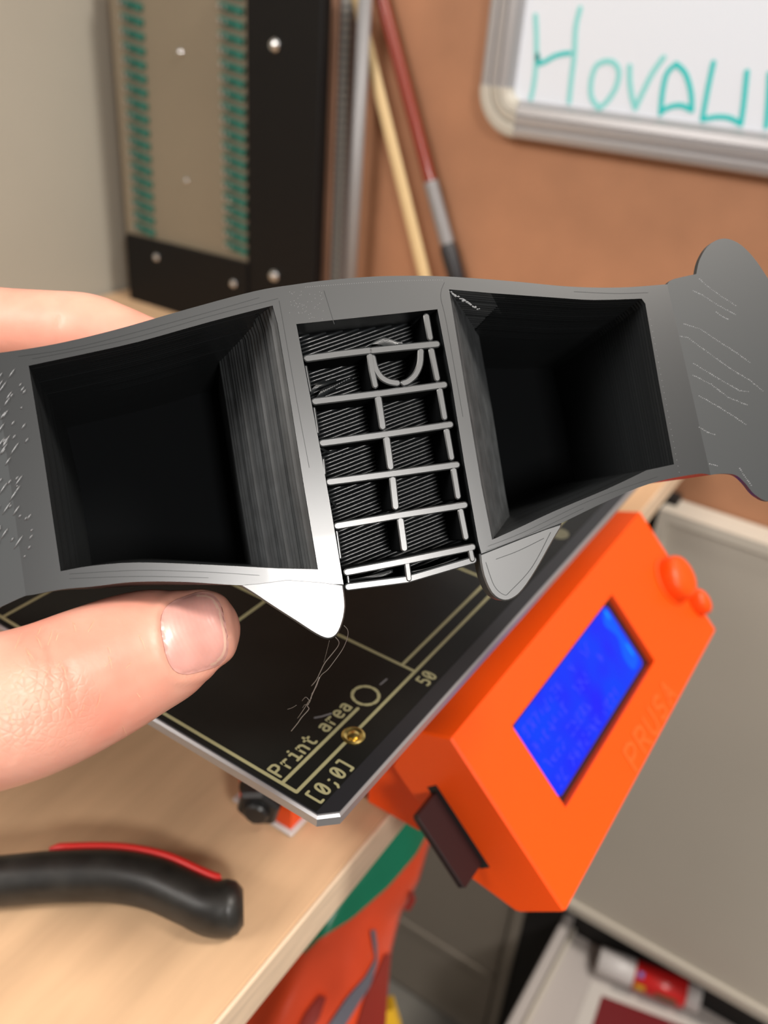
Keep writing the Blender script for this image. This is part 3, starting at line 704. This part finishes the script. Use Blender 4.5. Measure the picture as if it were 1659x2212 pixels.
br = sm2([(1535, 1026), (1500, 1024), (1400, 1046), (1310, 1083), (1215, 1129)], 4)[1:]
rec_r = [(1120, 1165), (1040, 1196), (1033, 1170), (1003, 1000), (976, 830), (945, 668)]
rec_l = [(640, 700), (665, 830), (690, 960), (715, 1100), (742, 1262)]
bl = sm2([(742, 1262), (680, 1262), (600, 1262), (515, 1264), (400, 1257), (290, 1257), (200, 1267), (135, 1273), (70, 1285), (50, 1289), (0, 1312)], 4)[1:]
lf = sm2([(0, 1312), (-40, 1345), (-90, 1370), (-140, 1330), (-190, 1200), (-205, 1050), (-195, 880), (-175, 780), (-150, 742)], 4)[1:-1]
top2 = [p for p in top if p[0] >= -20]; bl2 = [p for p in bl if p[0] >= 52]
outer_px = top2 + [(1535, 1026)] + br + rec_r + rec_l + bl2
NT, NRF = len(top2), 0
outer = [uv(*p) for p in outer_px]
cavL_px = [(62, 790)] + sm2([(180, 765), (300, 738), (450, 696), (589, 660)], 3) + [(600, 700), (625, 850), (655, 1040), (687, 1230)] + sm2([(600, 1228), (450, 1220), (300, 1215), (200, 1222), (131, 1234)], 3) + [(95, 990)]
cavR_px = [(970, 625)] + sm2([(1060, 633), (1200, 643), (1284, 648), (1386, 645)], 3) + [(1394, 656), (1424, 830), (1456, 1003)] + sm2([(1396, 1016), (1312, 1056), (1200, 1103), (1121, 1140), (1063, 1166)], 3) + [(1040, 1050), (1005, 840)]
cavL = [uv(*p) for p in cavL_px]; cavR = [uv(*p) for p in cavR_px]
m = MB()
lists = [[V((*q, 0)) for q in l] for l in (outer, cavL, cavR)]; flat_ = [q for l in lists for q in l]
m.add([B3(q, 0) for q in flat_], tessellate_polygon(lists), 0)
# outer wall, slightly drawn in at the top side and bellied out below
mid = uv(830, 950)
def outer_ring(h):
    k = h / 50.0; r_ = []
    for i, q in enumerate(outer):
        px, py = outer_px[i]; u, v_ = q
        if i < NT: v_ -= (5.0 * k)
        elif py > 1200 and px < 520: v_ -= 1.8 * sin(pi * min(1, k * 1.6)) ** .8 * sin(pi * max(0, min(1, (px - 30) / 560))); v_ += 2.0 * k
        elif i >= NT + NRF and px > 1215 and py > 1000: v_ -= 1.1 * 0.4 * sin(pi * min(1, k * 1.5)) * sin(pi * min(1, max(0, (px - 1215) / 330)))
        r_.append(B3((u, v_), -h))
    return r_
hs = [0, .25] + [1 + 1.5 * k for k in range(33)] + [50]
m.build('top_face', M['plaface'], t)
m = MB(); m.loft([outer_ring(h) for h in hs], True, False, False, 0)
bkr = outer_ring(50); tri = tessellate_polygon([[V((*q, 0)) for q in outer]]); m.add(bkr, tri, 0)
for pl, nm2 in (([(1441, 614)] + rf, 'end_flange'), (bl[len(bl2):] + lf + [p for p in top if p[0] < -20] + [top2[0], bl2[-1]], 'end_flange')):
    mf = MB(); mf.prism([uv(*p) for p in pl], BF, -1.2, 0); mf.build(nm2, M['plaflange'], t, smooth=30)
body = m.build('body_shell', M['plaside'], t, smooth=30)
# layered cavity walls
def cavity(nm, ring_px, ring, flare, fl_depth, deep):
    m = MB(); rs = []
    N = 62
    cu = sum(q[0] for q in ring) / len(ring); cv = sum(q[1] for q in ring) / len(ring)
    for k in range(N + 1):
        h = fl_depth * k / 44 if k <= 44 else fl_depth + (deep - fl_depth) * (k - 44) / (N - 44)
        zz = (.10 if k % 2 else -.05) if k > 0 else 0
        if k % 7 == 3: zz += .08
        r_ = []
        for i, q in enumerate(ring):
            du, dv_ = flare(ring_px[i], min(1.0, h / fl_depth))
            fl = du != 0
            if ring_px[i][1] < (660 if ring_px is cavR_px else 800) and not (ring_px is cavL_px and ring_px[i][0] > 595): dv_ -= 5.0 * h / 50
            dirv = V((q[0] - cu, q[1] - cv)).normalized()
            r_.append(B3((q[0] + du + dirv.x * zz * (2.4 if fl else .5), q[1] + dv_ + dirv.y * zz * (2.4 if fl else .5)), -h))
        rs.append(r_)
    m.loft(rs, True); tri = tessellate_polygon([[V((*q, 0)) for q in ring]])
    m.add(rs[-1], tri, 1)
    nR = len(ring)
    for f_ in range(N * nR):
        j = f_ % nR
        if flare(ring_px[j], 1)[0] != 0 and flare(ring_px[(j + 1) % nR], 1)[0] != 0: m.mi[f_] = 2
    return m.build(nm, [M['plaside'], M['plashade'], M['plalit']], t, smooth=12)
def tgt(px0, px1, h):                                            # how far a wall moves in the section plane between two places seen
    a = uv(*px0); b_ = uv(*px1, -h); return (b_[0] - a[0], b_[1] - a[1])
dT, dB = tgt((589, 660), (462, 722), 26), tgt((687, 1230), (545, 1225), 26)
def flareL(p, k):
    if p[0] > 585:
        f_ = (p[1] - 660) / 570.0; return ((dT[0] * (1 - f_) + dB[0] * f_) * k, 0)
    return (0, 0)
eT, eB = tgt((970, 625), (1033, 665), 24), tgt((1063, 1166), (1110, 1130), 24)
def flareR(p, k):
    if p[0] < 1064:
        f_ = (p[1] - 625) / 540.0; return ((eT[0] * (1 - f_) + eB[0] * f_) * k, 0)
    return (0, 0)
cavity('cavity_wall', cavL_px, cavL, flareL, 26, 47)
cavity('cavity_wall', cavR_px, cavR, flareR, 24, 47)
# horns
hl = [(515, 1262), (560, 1258), (620, 1250), (690, 1255), (742, 1262)] + sm2([(744, 1275), (747, 1310), (741, 1345), (728, 1372), (708, 1381), (682, 1371), (640, 1344), (590, 1312), (545, 1282), (515, 1264)], 3)[:-1]
hr = [(1037, 1197), (1120, 1164), (1180, 1141), (1215, 1130)] + sm2([(1213, 1140), (1195, 1170), (1160, 1232), (1130, 1276), (1107, 1295), (1085, 1298), (1062, 1282), (1045, 1245), (1037, 1205)], 3)[:-1]
m = MB(); m.prism([uv(*p) for p in hl], BF, -5, .06, ch=.3); m.build('corner_horn', M['pla'], t, smooth=30)
m = MB(); m.prism([uv(*p) for p in hr], BF, -4, -.15, ch=.3); m.build('corner_horn', M['plahorn'], t, smooth=30)
# outlines on the horns
def track(nm, lines, w, h0_, h1_, mt, k=5):
    for l in lines:
        m = MB(); pts = [uv(*p) for p in l]
        if len(pts) > 2: pts = [tuple(q) for q in spline(pts, k)]
        m.prism(stroke(pts, w, 4), BF, h0_, h1_); m.build(nm, mt, t)
track('perimeter_line', [[(1050, 1215), (1068, 1265), (1090, 1285), (1105, 1275), (1150, 1225), (1190, 1150)], [(1072, 1208), (1120, 1190), (1175, 1163)]], .12, -.3, -.11, M['plaside'])
track('perimeter_line', [[(1054, 1180), (1130, 1150), (1250, 1092), (1330, 1060), (1420, 1030)], [(1050, 1190), (1130, 1160), (1260, 1098)],
                         [(70, 775), (180, 754), (300, 727), (450, 684), (600, 645)], [(40, 770), (180, 747), (420, 683), (560, 643)], [(150, 1240), (300, 1232), (450, 1236), (560, 1243)], [(150, 1250), (300, 1245), (450, 1248)],
                         [(700, 628), (722, 700)], [(960, 610), (952, 640), (965, 700), (1000, 900)], [(1240, 630), (1330, 634), (1400, 632)], [(603, 650), (612, 700), (640, 860), (668, 1010)]], .10, -.05, .03, M['plaside'])
# recess floor with infill ridges
REC = [(640, 700), (945, 668), (976, 830), (1003, 1000), (1036, 1196), (1024, 1215), (752, 1272), (742, 1262), (715, 1100), (690, 960), (665, 830)]
HD = 9.5
def uvd(x, y): return uv(x, y)
recuv = [uvd(*p) for p in REC]
m = MB(); m.prism(recuv, BF, -50, -HD - .5); m.build('recess_floor', M['plashade'], t)
def clip(poly, a, d_):
    """interval of a + s*d inside the polygon"""
    ss = []
    for i in range(len(poly)):
        p = V(poly[i]); q = V(poly[(i + 1) % len(poly)]); e = q - p
        den = d_.x * e.y - d_.y * e.x
        if abs(den) < 1e-9: continue
        w_ = p - a; s = (w_.x * e.y - w_.y * e.x) / den; u_ = (w_.x * d_.y - w_.y * d_.x) / den
        if 0 <= u_ <= 1: ss.append(s)
    return (min(ss), max(ss)) if len(ss) >= 2 else None
ia = V(uvd(700, 1000)); ib = V(uvd(900, 924)); idr = (ib - ia).normalized(); inr = V((-idr.y, idr.x))
m = MB(); random.seed(3)
for k in range(-60, 60):
    a = ia + inr * k * .74; c = clip(recuv, a, idr)
    if not c or c[1] - c[0] < 1: continue
    s0, s1 = c[0] + .2, c[1] - .2; nseg = max(2, int((s1 - s0) / 3)); pts = []
    for j in range(nseg + 1):
        s = s0 + (s1 - s0) * j / nseg; q = a + idr * s + inr * random.uniform(-.05, .05)
        pts.append(B3(q, -HD - .25 + random.uniform(-.04, .04)))
    m.tube(pts, .27, 8, cap=True)
tag(m.build('infill_lines', M['pla'], t, smooth=179), kind='stuff')
# ribs
RW = 1.45
RIBS = [([(664, 774), (730, 765), (798, 757)], RW, 0), ([(804, 757), (870, 750), (944, 743)], RW, 0), ([(681, 867), (820, 850), (960, 831)], RW, 0), ([(697, 957), (835, 938), (973, 917)], RW, 0),
        ([(712, 1041), (850, 1023), (987, 1004)], RW, 0), ([(729, 1136), (865, 1113), (1004, 1091)], RW, 0), ([(750, 1236), (871, 1213), (1021, 1182)], RW, 0), ([(753, 1268), (880, 1252), (1024, 1210)], RW, -.25),
        ([(922, 683), (930, 729)], RW * .9, -.1), ([(933, 757), (945, 817)], RW * .9, -.05), ([(951, 843), (961, 901)], RW * .9, -.05), ([(966, 931), (976, 988)], RW * .9, -.05), ([(981, 1016), (990, 1072)], RW * .9, -.05), ([(996, 1104), (1007, 1160)], RW * .9, -.05),
        ([(818, 861), (827, 921)], RW, -.05), ([(836, 949), (844, 1008)], RW, -.05), ([(849, 1036), (855, 1094)], RW, -.05), ([(866, 1125), (874, 1184)], RW, -.05),
        ([(800, 769), (804, 800), (811, 832)], RW * .9, -.05), ([(806, 772), (812, 795), (824, 814), (841, 824), (859, 827)], RW * .9, -.08), ([(910, 758), (908, 786), (898, 809), (883, 823), (873, 827)], RW * .9, -.08),
        ([(880, 1218), (884, 1250)], RW * .8, -.06), ([(1016, 1184), (1021, 1208)], RW * .8, -.06),
        ([(662, 790), (672, 843)], .62, -.8), ([(680, 880), (688, 933)], .62, -.8), ([(700, 992), (703, 1022)], .62, -.8), ([(729, 1148), (737, 1205)], .62, -.8), ([(753, 1243), (755, 1262)], .6, -.8)]
for pts, w, h in RIBS:
    q = [uv(*p) for p in pts]
    if len(q) > 3: q = [tuple(z) for z in spline(q, 4)]
    m = MB(); m.prism(stroke(q, w, 6), BF, -HD - .4, h, ch=.22, ms=1); m.build('rib', [M['pla'], M['plashade']], t, smooth=25)
# loose filament in the recess
m = MB(); random.seed(11)
def arc3(p0, pm, p1, h, r): m.tube(spline([B3(uv(*p0), h[0]), B3(uv(*pm), h[1]), B3(uv(*p1), h[2])], 6), r, 5)
for k in range(7): arc3((778 + k * 3, 756 - k), (812 + k * 4, 735 - k * 3), (866 + k * 2, 742 - k * 2), (-6, -3 - k * .4, -5), .17)
for k in range(9): arc3((845 + k * 4, 716 + k), (856 + k * 3, 728), (868 + k * 4, 742 - k * .5), (-6, -5, -6), .2)
for k in range(13): arc3((692 + k * 5.5, 852 - k * 3.5), (702 + k * 5.5, 836 - k * 2.8), (716 + k * 5, 822 - k * 1.6), (-8, -7, -8), .26)
for k in range(4): arc3((668 + k * 4, 850 - k * 3), (690 + k * 3, 822), (716 + k * 8, 806), (-7, -6, -8), .18)
for k in range(5): arc3((755, 1255 + k), (800 + k * 8, 1246), (856, 1232 + k), (-3, -2.2 - .3 * k, -3), .14)
for k in range(5): arc3((895, 1236 + k), (940, 1226), (1000, 1205 + k), (-3, -2.6, -3), .14)
for k in range(3): arc3((704, 1058 + k * 5), (722, 1078), (742, 1086 + k * 2), (-3, -5, -9), .18)
for k in range(3): arc3((694, 962 + k * 2), (715, 970 + k), (742, 966), (-2, -4, -7), .15)
tag(m.build('loose_filament', M['pla'], t, smooth=179), kind='stuff')
# little seams and beads on the faces
m = MB(); random.seed(5)
def bead(q, h, r=.16, st=(1, 1)):
    c = B3(q, h); a = e1 * r * st[0]; b_ = e2 * r * st[1]; nn = n * r * .8
    m.add([c + a, c + b_, c - a, c - b_, c + nn], [(0, 1, 4), (1, 2, 4), (2, 3, 4), (3, 0, 4)])
cr = lambda x, y: (1200 + x * .2802, 480 + y * .2802)
for pl in ([(1110, 440), (1180, 500), (1260, 560), (1400, 650)], [(1060, 530), (1130, 560), (1250, 640), (1400, 720)], [(1240, 695), (1290, 730), (1340, 755)], [(990, 785), (1120, 825), (1250, 915), (1400, 1010), (1510, 1090)],
           [(960, 880), (1020, 890), (1100, 950), (1210, 1030), (1350, 1130), (1500, 1220), (1610, 1310)], [(1065, 1090), (1180, 1160), (1300, 1230), (1420, 1300), (1500, 1305)], [(1060, 1180), (1200, 1250), (1330, 1350), (1490, 1415)],
           [(1110, 1340), (1250, 1420), (1380, 1500), (1480, 1570)], [(1110, 1580), (1170, 1620), (1240, 1640)], [(1420, 1900), (1480, 1990), (1520, 2040)], [(1190, 1865), (1260, 1880)]):
    q = [V(uv(*cr(*p))) for p in pl]; acc = 0
    for i in range(len(q) - 1):
        L_ = (q[i + 1] - q[i]).length; k = int(L_ / .40)
        for j in range(k): bead(q[i].lerp(q[i + 1], j / k) + V((random.uniform(-.05, .05), random.uniform(-.05, .05))), 0, random.uniform(.10, .2), (1.25, .8))
for k in range(60): x = 660 + k * 5; bead(V(uv(x, 622 - 17 * sin(min(1, (x - 640) / 320) * pi / 2) + 0)), 0, .08)
for k in range(26):
    f_ = k / 25; bead(V(uv(968 + 66 * f_, 627 + 41 * f_)) + V((random.uniform(-.2, .2), random.uniform(-.15, .15))), -.2 - 6 * f_ if 0 else 0.0 - .1, random.uniform(.15, .28), (1.3, .8))
for k in range(26):
    f_ = k / 25; bead(V(uv(1405 + 62 * f_, 690 + 330 * f_)), 0, .08)
for k in range(50): bead(V(uv(random.uniform(625, 700), random.uniform(628, 690))), 0, .07)
tag(m.build('surface_beads', M['plabead'], t), kind='stuff')
m = MB()
for k in range(150):
    x = random.uniform(-140, 62); y = random.uniform(800, 1210); x += (y - 1000) * .06
    if x > 52 + (y - 800) * .1: continue
    ln_ = random.uniform(12, 40) * (1 if x < 35 else .5); a = uv(x, y); b_ = uv(x + ln_ * .55, y - ln_ * .83)
    p, q = B3(a, .0), B3(b_, .0); md = (p + q) / 2 + n * .12
    m.tube([p, p.lerp(q, .3) + n * .1, p.lerp(q, .7) + n * .12, q], [.05, .14, .16, .03], 5)
tag(m.build('surface_streaks', mat('filament_streak_glints', (.09, .095, .10), .32, spec=1.0), t, smooth=179), kind='stuff')  # raised streaks, lightened so their glints sit in the colour
# fine strands hanging from the horn
m = MB(); cz_ = lambda x, y: (620 + x * .2034, 1150 + y * .2034)
def strand(pts, r=.07, d0=165, d1=178):
    P = [Q(*cz_(*p), d0 + (d1 - d0) * i / (len(pts) - 1)) for i, p in enumerate(pts)]; m.tube(spline(P, 5), r, 5)
strand([(515, 1115), (550, 1160), (540, 1210), (480, 1290), (400, 1390), (350, 1490), (310, 1570), (260, 1630)], .09)
strand([(605, 990), (645, 1040), (640, 1120), (590, 1240), (500, 1370), (430, 1460), (370, 1510), (340, 1560), (310, 1640), (260, 1720)], .07)
strand([(345, 1540), (300, 1650), (260, 1740), (240, 1800), (215, 1840), (230, 1880), (160, 1960), (110, 2030), (45, 2110)], .11)
strand([(260, 1760), (225, 1800), (190, 1860), (130, 1950), (110, 1975)], .07)
strand([(450, 1150), (430, 1230), (405, 1330), (390, 1380)], .05)
strand([(240, 1790), (200, 1750), (160, 1790)], .05, 176, 178); strand([(230, 1830), (190, 1830), (165, 1865)], .05, 176, 178); strand([(100, 1835), (60, 1860), (5, 1880)], .05, 176, 178)
m.build('loose_strand', M['strand'], t, smooth=179)

# ------------------------------------------------------------------ the hand
HB = MB()
def chain(pts, flat=1.0, n_=24):
    """pts = (x, y, depth, radius mm); a tapered finger with a rounded end"""
    P = [V((*p[:3],)) for p in pts]; R_ = [p[3] for p in pts]
    q4 = spline([V(p) for p in pts], 5)
    pos = [Q(a[0], a[1], a[2]) for a in q4]; rad = [a[3] for a in q4]
    d_ = (pos[-1] - pos[-2]).normalized(); r0 = rad[-1]
    for a in (25, 45, 62, 76, 86): pos.append(pos[len(q4) - 1] + d_ * r0 * sin(radians(a))); rad.append(r0 * cos(radians(a)))
    d2 = (pos[0] - pos[1]).normalized(); r1 = rad[0]; pre = [(pos[0] + d2 * r1 * sin(radians(a)), r1 * cos(radians(a))) for a in (80, 55, 28)]
    pos = [p for p, _ in pre] + pos; rad = [r for _, r in pre] + rad
    HB.tube(pos, rad, n_, flat=(FW, flat))
chain([(-620, 1420, 188, 18), (-380, 1560, 160, 15.5), (-180, 1572, 147, 13.4), (0, 1534, 146, 13.0), (100, 1503, 151, 12.9), (200, 1459, 157, 12.7), (290, 1417, 163, 12.1), (370, 1387, 168, 10.9), (429, 1363, 171, 8.3)], .86)
chain([(-600, 800, 195, 11), (-280, 668, 190, 9.4), (-100, 692, 190, 8.6), (0, 703, 190, 8.2), (110, 709, 190, 8.1), (190, 716, 190, 8.2), (255, 732, 190, 7.4), (300, 745, 190, 6.8), (335, 752, 190, 6.2)])
chain([(-620, 900, 210, 11), (-300, 770, 210, 9.2), (0, 782, 212, 8.4), (150, 800, 214, 8.0), (280, 822, 215, 7.0)])
chain([(-640, 1000, 226, 10.5), (-280, 900, 230, 9), (0, 908, 234, 8.0), (120, 920, 235, 7.6), (220, 935, 236, 6.6)])
chain([(-640, 1100, 238, 9.5), (-300, 1040, 240, 7.6), (-60, 1046, 242, 6.9), (60, 1060, 243, 5.8)])
for a, b_ in (((-600, 800, 195, 12.5), (-760, 1380, 205, 18)), ((-620, 900, 208, 12.5), (-800, 1380, 212, 19)), ((-640, 1000, 222, 12), (-820, 1380, 224, 18)), ((-650, 1100, 234, 11), (-840, 1360, 234, 16)), ((-620, 1420, 190, 18), (-820, 1400, 212, 20)), ((-600, 800, 195, 11.5), (-640, 1110, 236, 10)), ((-620, 1250, 196, 14), (-700, 1180, 215, 15))):
    chain([a, tuple((x + y) / 2 for x, y in zip(a, b_)), b_], 1.0)
chain([(-800, 1390, 215, 22), (-1200, 1560, 228, 23), (-1900, 1800, 250, 30)], .8, 28)
hand0 = HB.build('hand_raw', M['white'], fix=False, org=Q(-300, 1250, 190))
md = hand0.modifiers.new('r', 'REMESH'); md.mode = 'VOXEL'; md.voxel_size = 0.00085
ms = hand0.modifiers.new('s', 'SMOOTH'); ms.factor = .5; ms.iterations = 7
dg = bpy.context.evaluated_depsgraph_get(); dg.update()
hm = bpy.data.meshes.new_from_object(hand0.evaluated_get(dg)); hm.name = 'hand'
hloc = hand0.location.copy(); bpy.data.objects.remove(hand0)
Mi = RM.transposed()
def to_px(p):
    q = Mi @ (V((p.x * 1000, p.y * 1000, p.z * 1000 - ZO)) - CP); return (CX + FPX * q.x / -q.z, CY - FPX * q.y / -q.z, -q.z)
NC, NU, NW = V((419, 1369)), V((.955, -.295)), V((.20, .98)); HL, HW = 70.0, 82.0
Nd = NU.x * NW.y - NU.y * NW.x
def nailuv(x, y):
    d_ = V((x, y)) - NC; return ((d_.x * NW.y - d_.y * NW.x) / Nd / HL, (NU.x * d_.y - NU.y * d_.x) / Nd / HW)
def nr(u, v_): return (abs(u) ** 3.2 + abs(v_) ** 3.2) ** (1 / 3.2)
att = hm.attributes.new('crease', 'FLOAT', 'POINT')
creases = [[(108, 1395), (112, 1450), (110, 1500), (112, 1558)], [(52, 1470), (62, 1530), (60, 1590)], [(150, 1440), (158, 1490), (160, 1535)], [(20, 1500), (30, 1560), (22, 1640)], [(128, 690), (122, 720), (124, 745)], [(78, 1420), (86, 1480), (84, 1560)]]
cs = [[V(q) for q in spline([V(p) for p in c], 4)] for c in creases]
hm.shade_smooth()
nrm = [v_.normal.copy() for v_ in hm.vertices]
for v_ in hm.vertices:
    w_ = v_.co + hloc; x, y, dd = to_px(w_); att.data[v_.index].value = 0
    if x < -60 or dd > 205: continue
    if dd < 178 and y > 1230:
        u_, vv = nailuv(x, y); r_ = nr(u_, vv)
        if r_ < 1.0: v_.co -= nrm[v_.index] * .00022
        elif r_ < 1.3: v_.co += nrm[v_.index] * .00030 * sin(pi * (r_ - 1) / .3)
    for c in cs:
        dmin = min((V((x, y)) - q).length for q in c)
        if dmin < 14: v_.co -= nrm[v_.index] * .00030 * (1 - dmin / 14) ** 1.5
    k = max(0, 1 - ((x - 70) / 170) ** 2 - ((y - 1530) / 120) ** 2); att.data[v_.index].value = k
skin = bpy.data.materials.new('skin'); skin.use_nodes = True; nt = skin.node_tree; N_ = nt.nodes; L = nt.links; b = N_['Principled BSDF']
tc = N_.new('ShaderNodeTexCoord'); n1 = N_.new('ShaderNodeTexNoise'); n1.inputs['Scale'].default_value = 70; n1.inputs['Detail'].default_value = 3
rp = N_.new('ShaderNodeValToRGB'); rp.color_ramp.elements[0].color = (.70, .28, .205, 1); rp.color_ramp.elements[0].position = .32; rp.color_ramp.elements[1].color = (.73, .36, .27, 1); rp.color_ramp.elements[1].position = .62
L.new(tc.outputs['Object'], n1.inputs['Vector']); L.new(n1.outputs[0], rp.inputs[0]); L.new(rp.outputs[0], b.inputs['Base Color'])
b.inputs['Roughness'].default_value = .42; b.inputs['Specular IOR Level'].default_value = .45
b.inputs['Subsurface Weight'].default_value = .25; b.inputs['Subsurface Radius'].default_value = (1, .35, .2); b.inputs['Subsurface Scale'].default_value = .0025
vo = N_.new('ShaderNodeTexVoronoi'); vo.feature = 'DISTANCE_TO_EDGE'; vo.inputs['Scale'].default_value = 800
n2 = N_.new('ShaderNodeTexNoise'); n2.inputs['Scale'].default_value = 900; at = N_.new('ShaderNodeAttribute'); at.attribute_name = 'crease'
L.new(tc.outputs['Object'], vo.inputs['Vector']); L.new(tc.outputs['Object'], n2.inputs['Vector'])
mn = N_.new('ShaderNodeMath'); mn.operation = 'MINIMUM'; mn.inputs[1].default_value = .18; L.new(vo.outputs['Distance'], mn.inputs[0])
mu = N_.new('ShaderNodeMath'); mu.operation = 'MULTIPLY'; L.new(mn.outputs[0], mu.inputs[0]); L.new(at.outputs['Fac'], mu.inputs[1])
mu2 = N_.new('ShaderNodeMath'); mu2.operation = 'MULTIPLY_ADD'; mu2.inputs[1].default_value = 3.6; L.new(mu.outputs[0], mu2.inputs[0])
mu3 = N_.new('ShaderNodeMath'); mu3.operation = 'MULTIPLY'; mu3.inputs[1].default_value = .25; L.new(n2.outputs[0], mu3.inputs[0]); L.new(mu3.outputs[0], mu2.inputs[2])
bp = N_.new('ShaderNodeBump'); bp.inputs['Strength'].default_value = .5; bp.inputs['Distance'].default_value = .00022; L.new(mu2.outputs[0], bp.inputs['Height']); L.new(bp.outputs[0], b.inputs['Normal'])
hm.materials.clear(); hm.materials.append(skin)
hand = bpy.data.objects.new('hand', hm); link(hand); hand.location = hloc; ORG[hand.name] = hloc
tag(hand, 'left hand of a fair-skinned person pinching the grey printed part between thumb and fingers', 'hand')
bvh = BVHTree.FromPolygons([v_.co + hloc for v_ in hm.vertices], [tuple(p.vertices) for p in hm.polygons])
def hit(x, y):
    r_ = ray(x, y).normalized(); h_ = bvh.ray_cast(W(CP), r_)
    return (h_[0], h_[1]) if h_[0] is not None else (None, None)
# nail
nm_ = MB(); NR, NA = 26, 120; rings = []
for i in range(NR + 1):
    rr_ = i / NR; ring = []
    for j in range(NA):
        a = 2 * pi * j / NA; cu_, su_ = cos(a), sin(a); k = (abs(cu_) ** 3.2 + abs(su_) ** 3.2) ** (-1 / 3.2)
        u_, vv = cu_ * k * rr_, su_ * k * rr_
        p2 = NC + NU * u_ * HL + NW * vv * HW; c, nn = hit(p2.x, p2.y)
        if c is None: c, nn = hit(NC.x, NC.y)
        off = .00050 * (1 - rr_ ** 6) + .00008 + .00055 * max(0, (u_ + 1) / 2) ** 1.0 * (1 - max(0, abs(vv) - .5) * .8)
        ring.append(V((c.x, c.y, c.z)) * 1000 - V((0, 0, ZO)) + nn * off * 1000)
    rings.append(ring)
nm_.loft(rings[1:], True); cc = sum(rings[1], V()) / NA
nm_.add([cc] + rings[1], [(0, 1 + j, 1 + (j + 1) % NA) for j in range(NA)])
Mn = mat('nail_plate', (.72, .36, .31), .33, spec=1.0, var=.10, vscale=180, sss=.2)
wave_bump(Mn, 500, (0.4, .3, .9), .12, .00006)
Me = mat('nail_free_edge', (.76, .47, .37), .35)
nl = nm_.build('thumbnail', [Mn, Me], hand, smooth=179, fix=False)
for p in nl.data.polygons:
    x, y, _ = to_px(p.center + hloc); u_, vv = nailuv(x, y)
    if u_ > .30 and .90 < nr(u_, vv) < .965: p.material_index = 1
for p in nl.data.polygons:
    if p.normal.dot(-FW) < 0: nl.data.flip_normals(); break
# fine hairs on the thumb
m = MB(); random.seed(9)
for k in range(34):
    x, y = random.uniform(-10, 300), random.uniform(1340, 1600); c, nn = hit(x, y)
    if c is None: continue
    if (c - W(CP)).length > .19: continue
    c2, n2_ = hit(x + random.uniform(6, 16), y + random.uniform(12, 34) * random.choice((1, 1, -1)))
    if c2 is None: continue
    p = c * 1000 - V((0, 0, ZO)); q = c2 * 1000 - V((0, 0, ZO))
    m.tube([p, (p + q) / 2 + nn * .55, q + nn * .35], [.03, .028, .015], 4)
tag(m.build('fine_hair', mat('blond_hair', (.75, .5, .3), .4), hand, fix=False), kind='stuff')
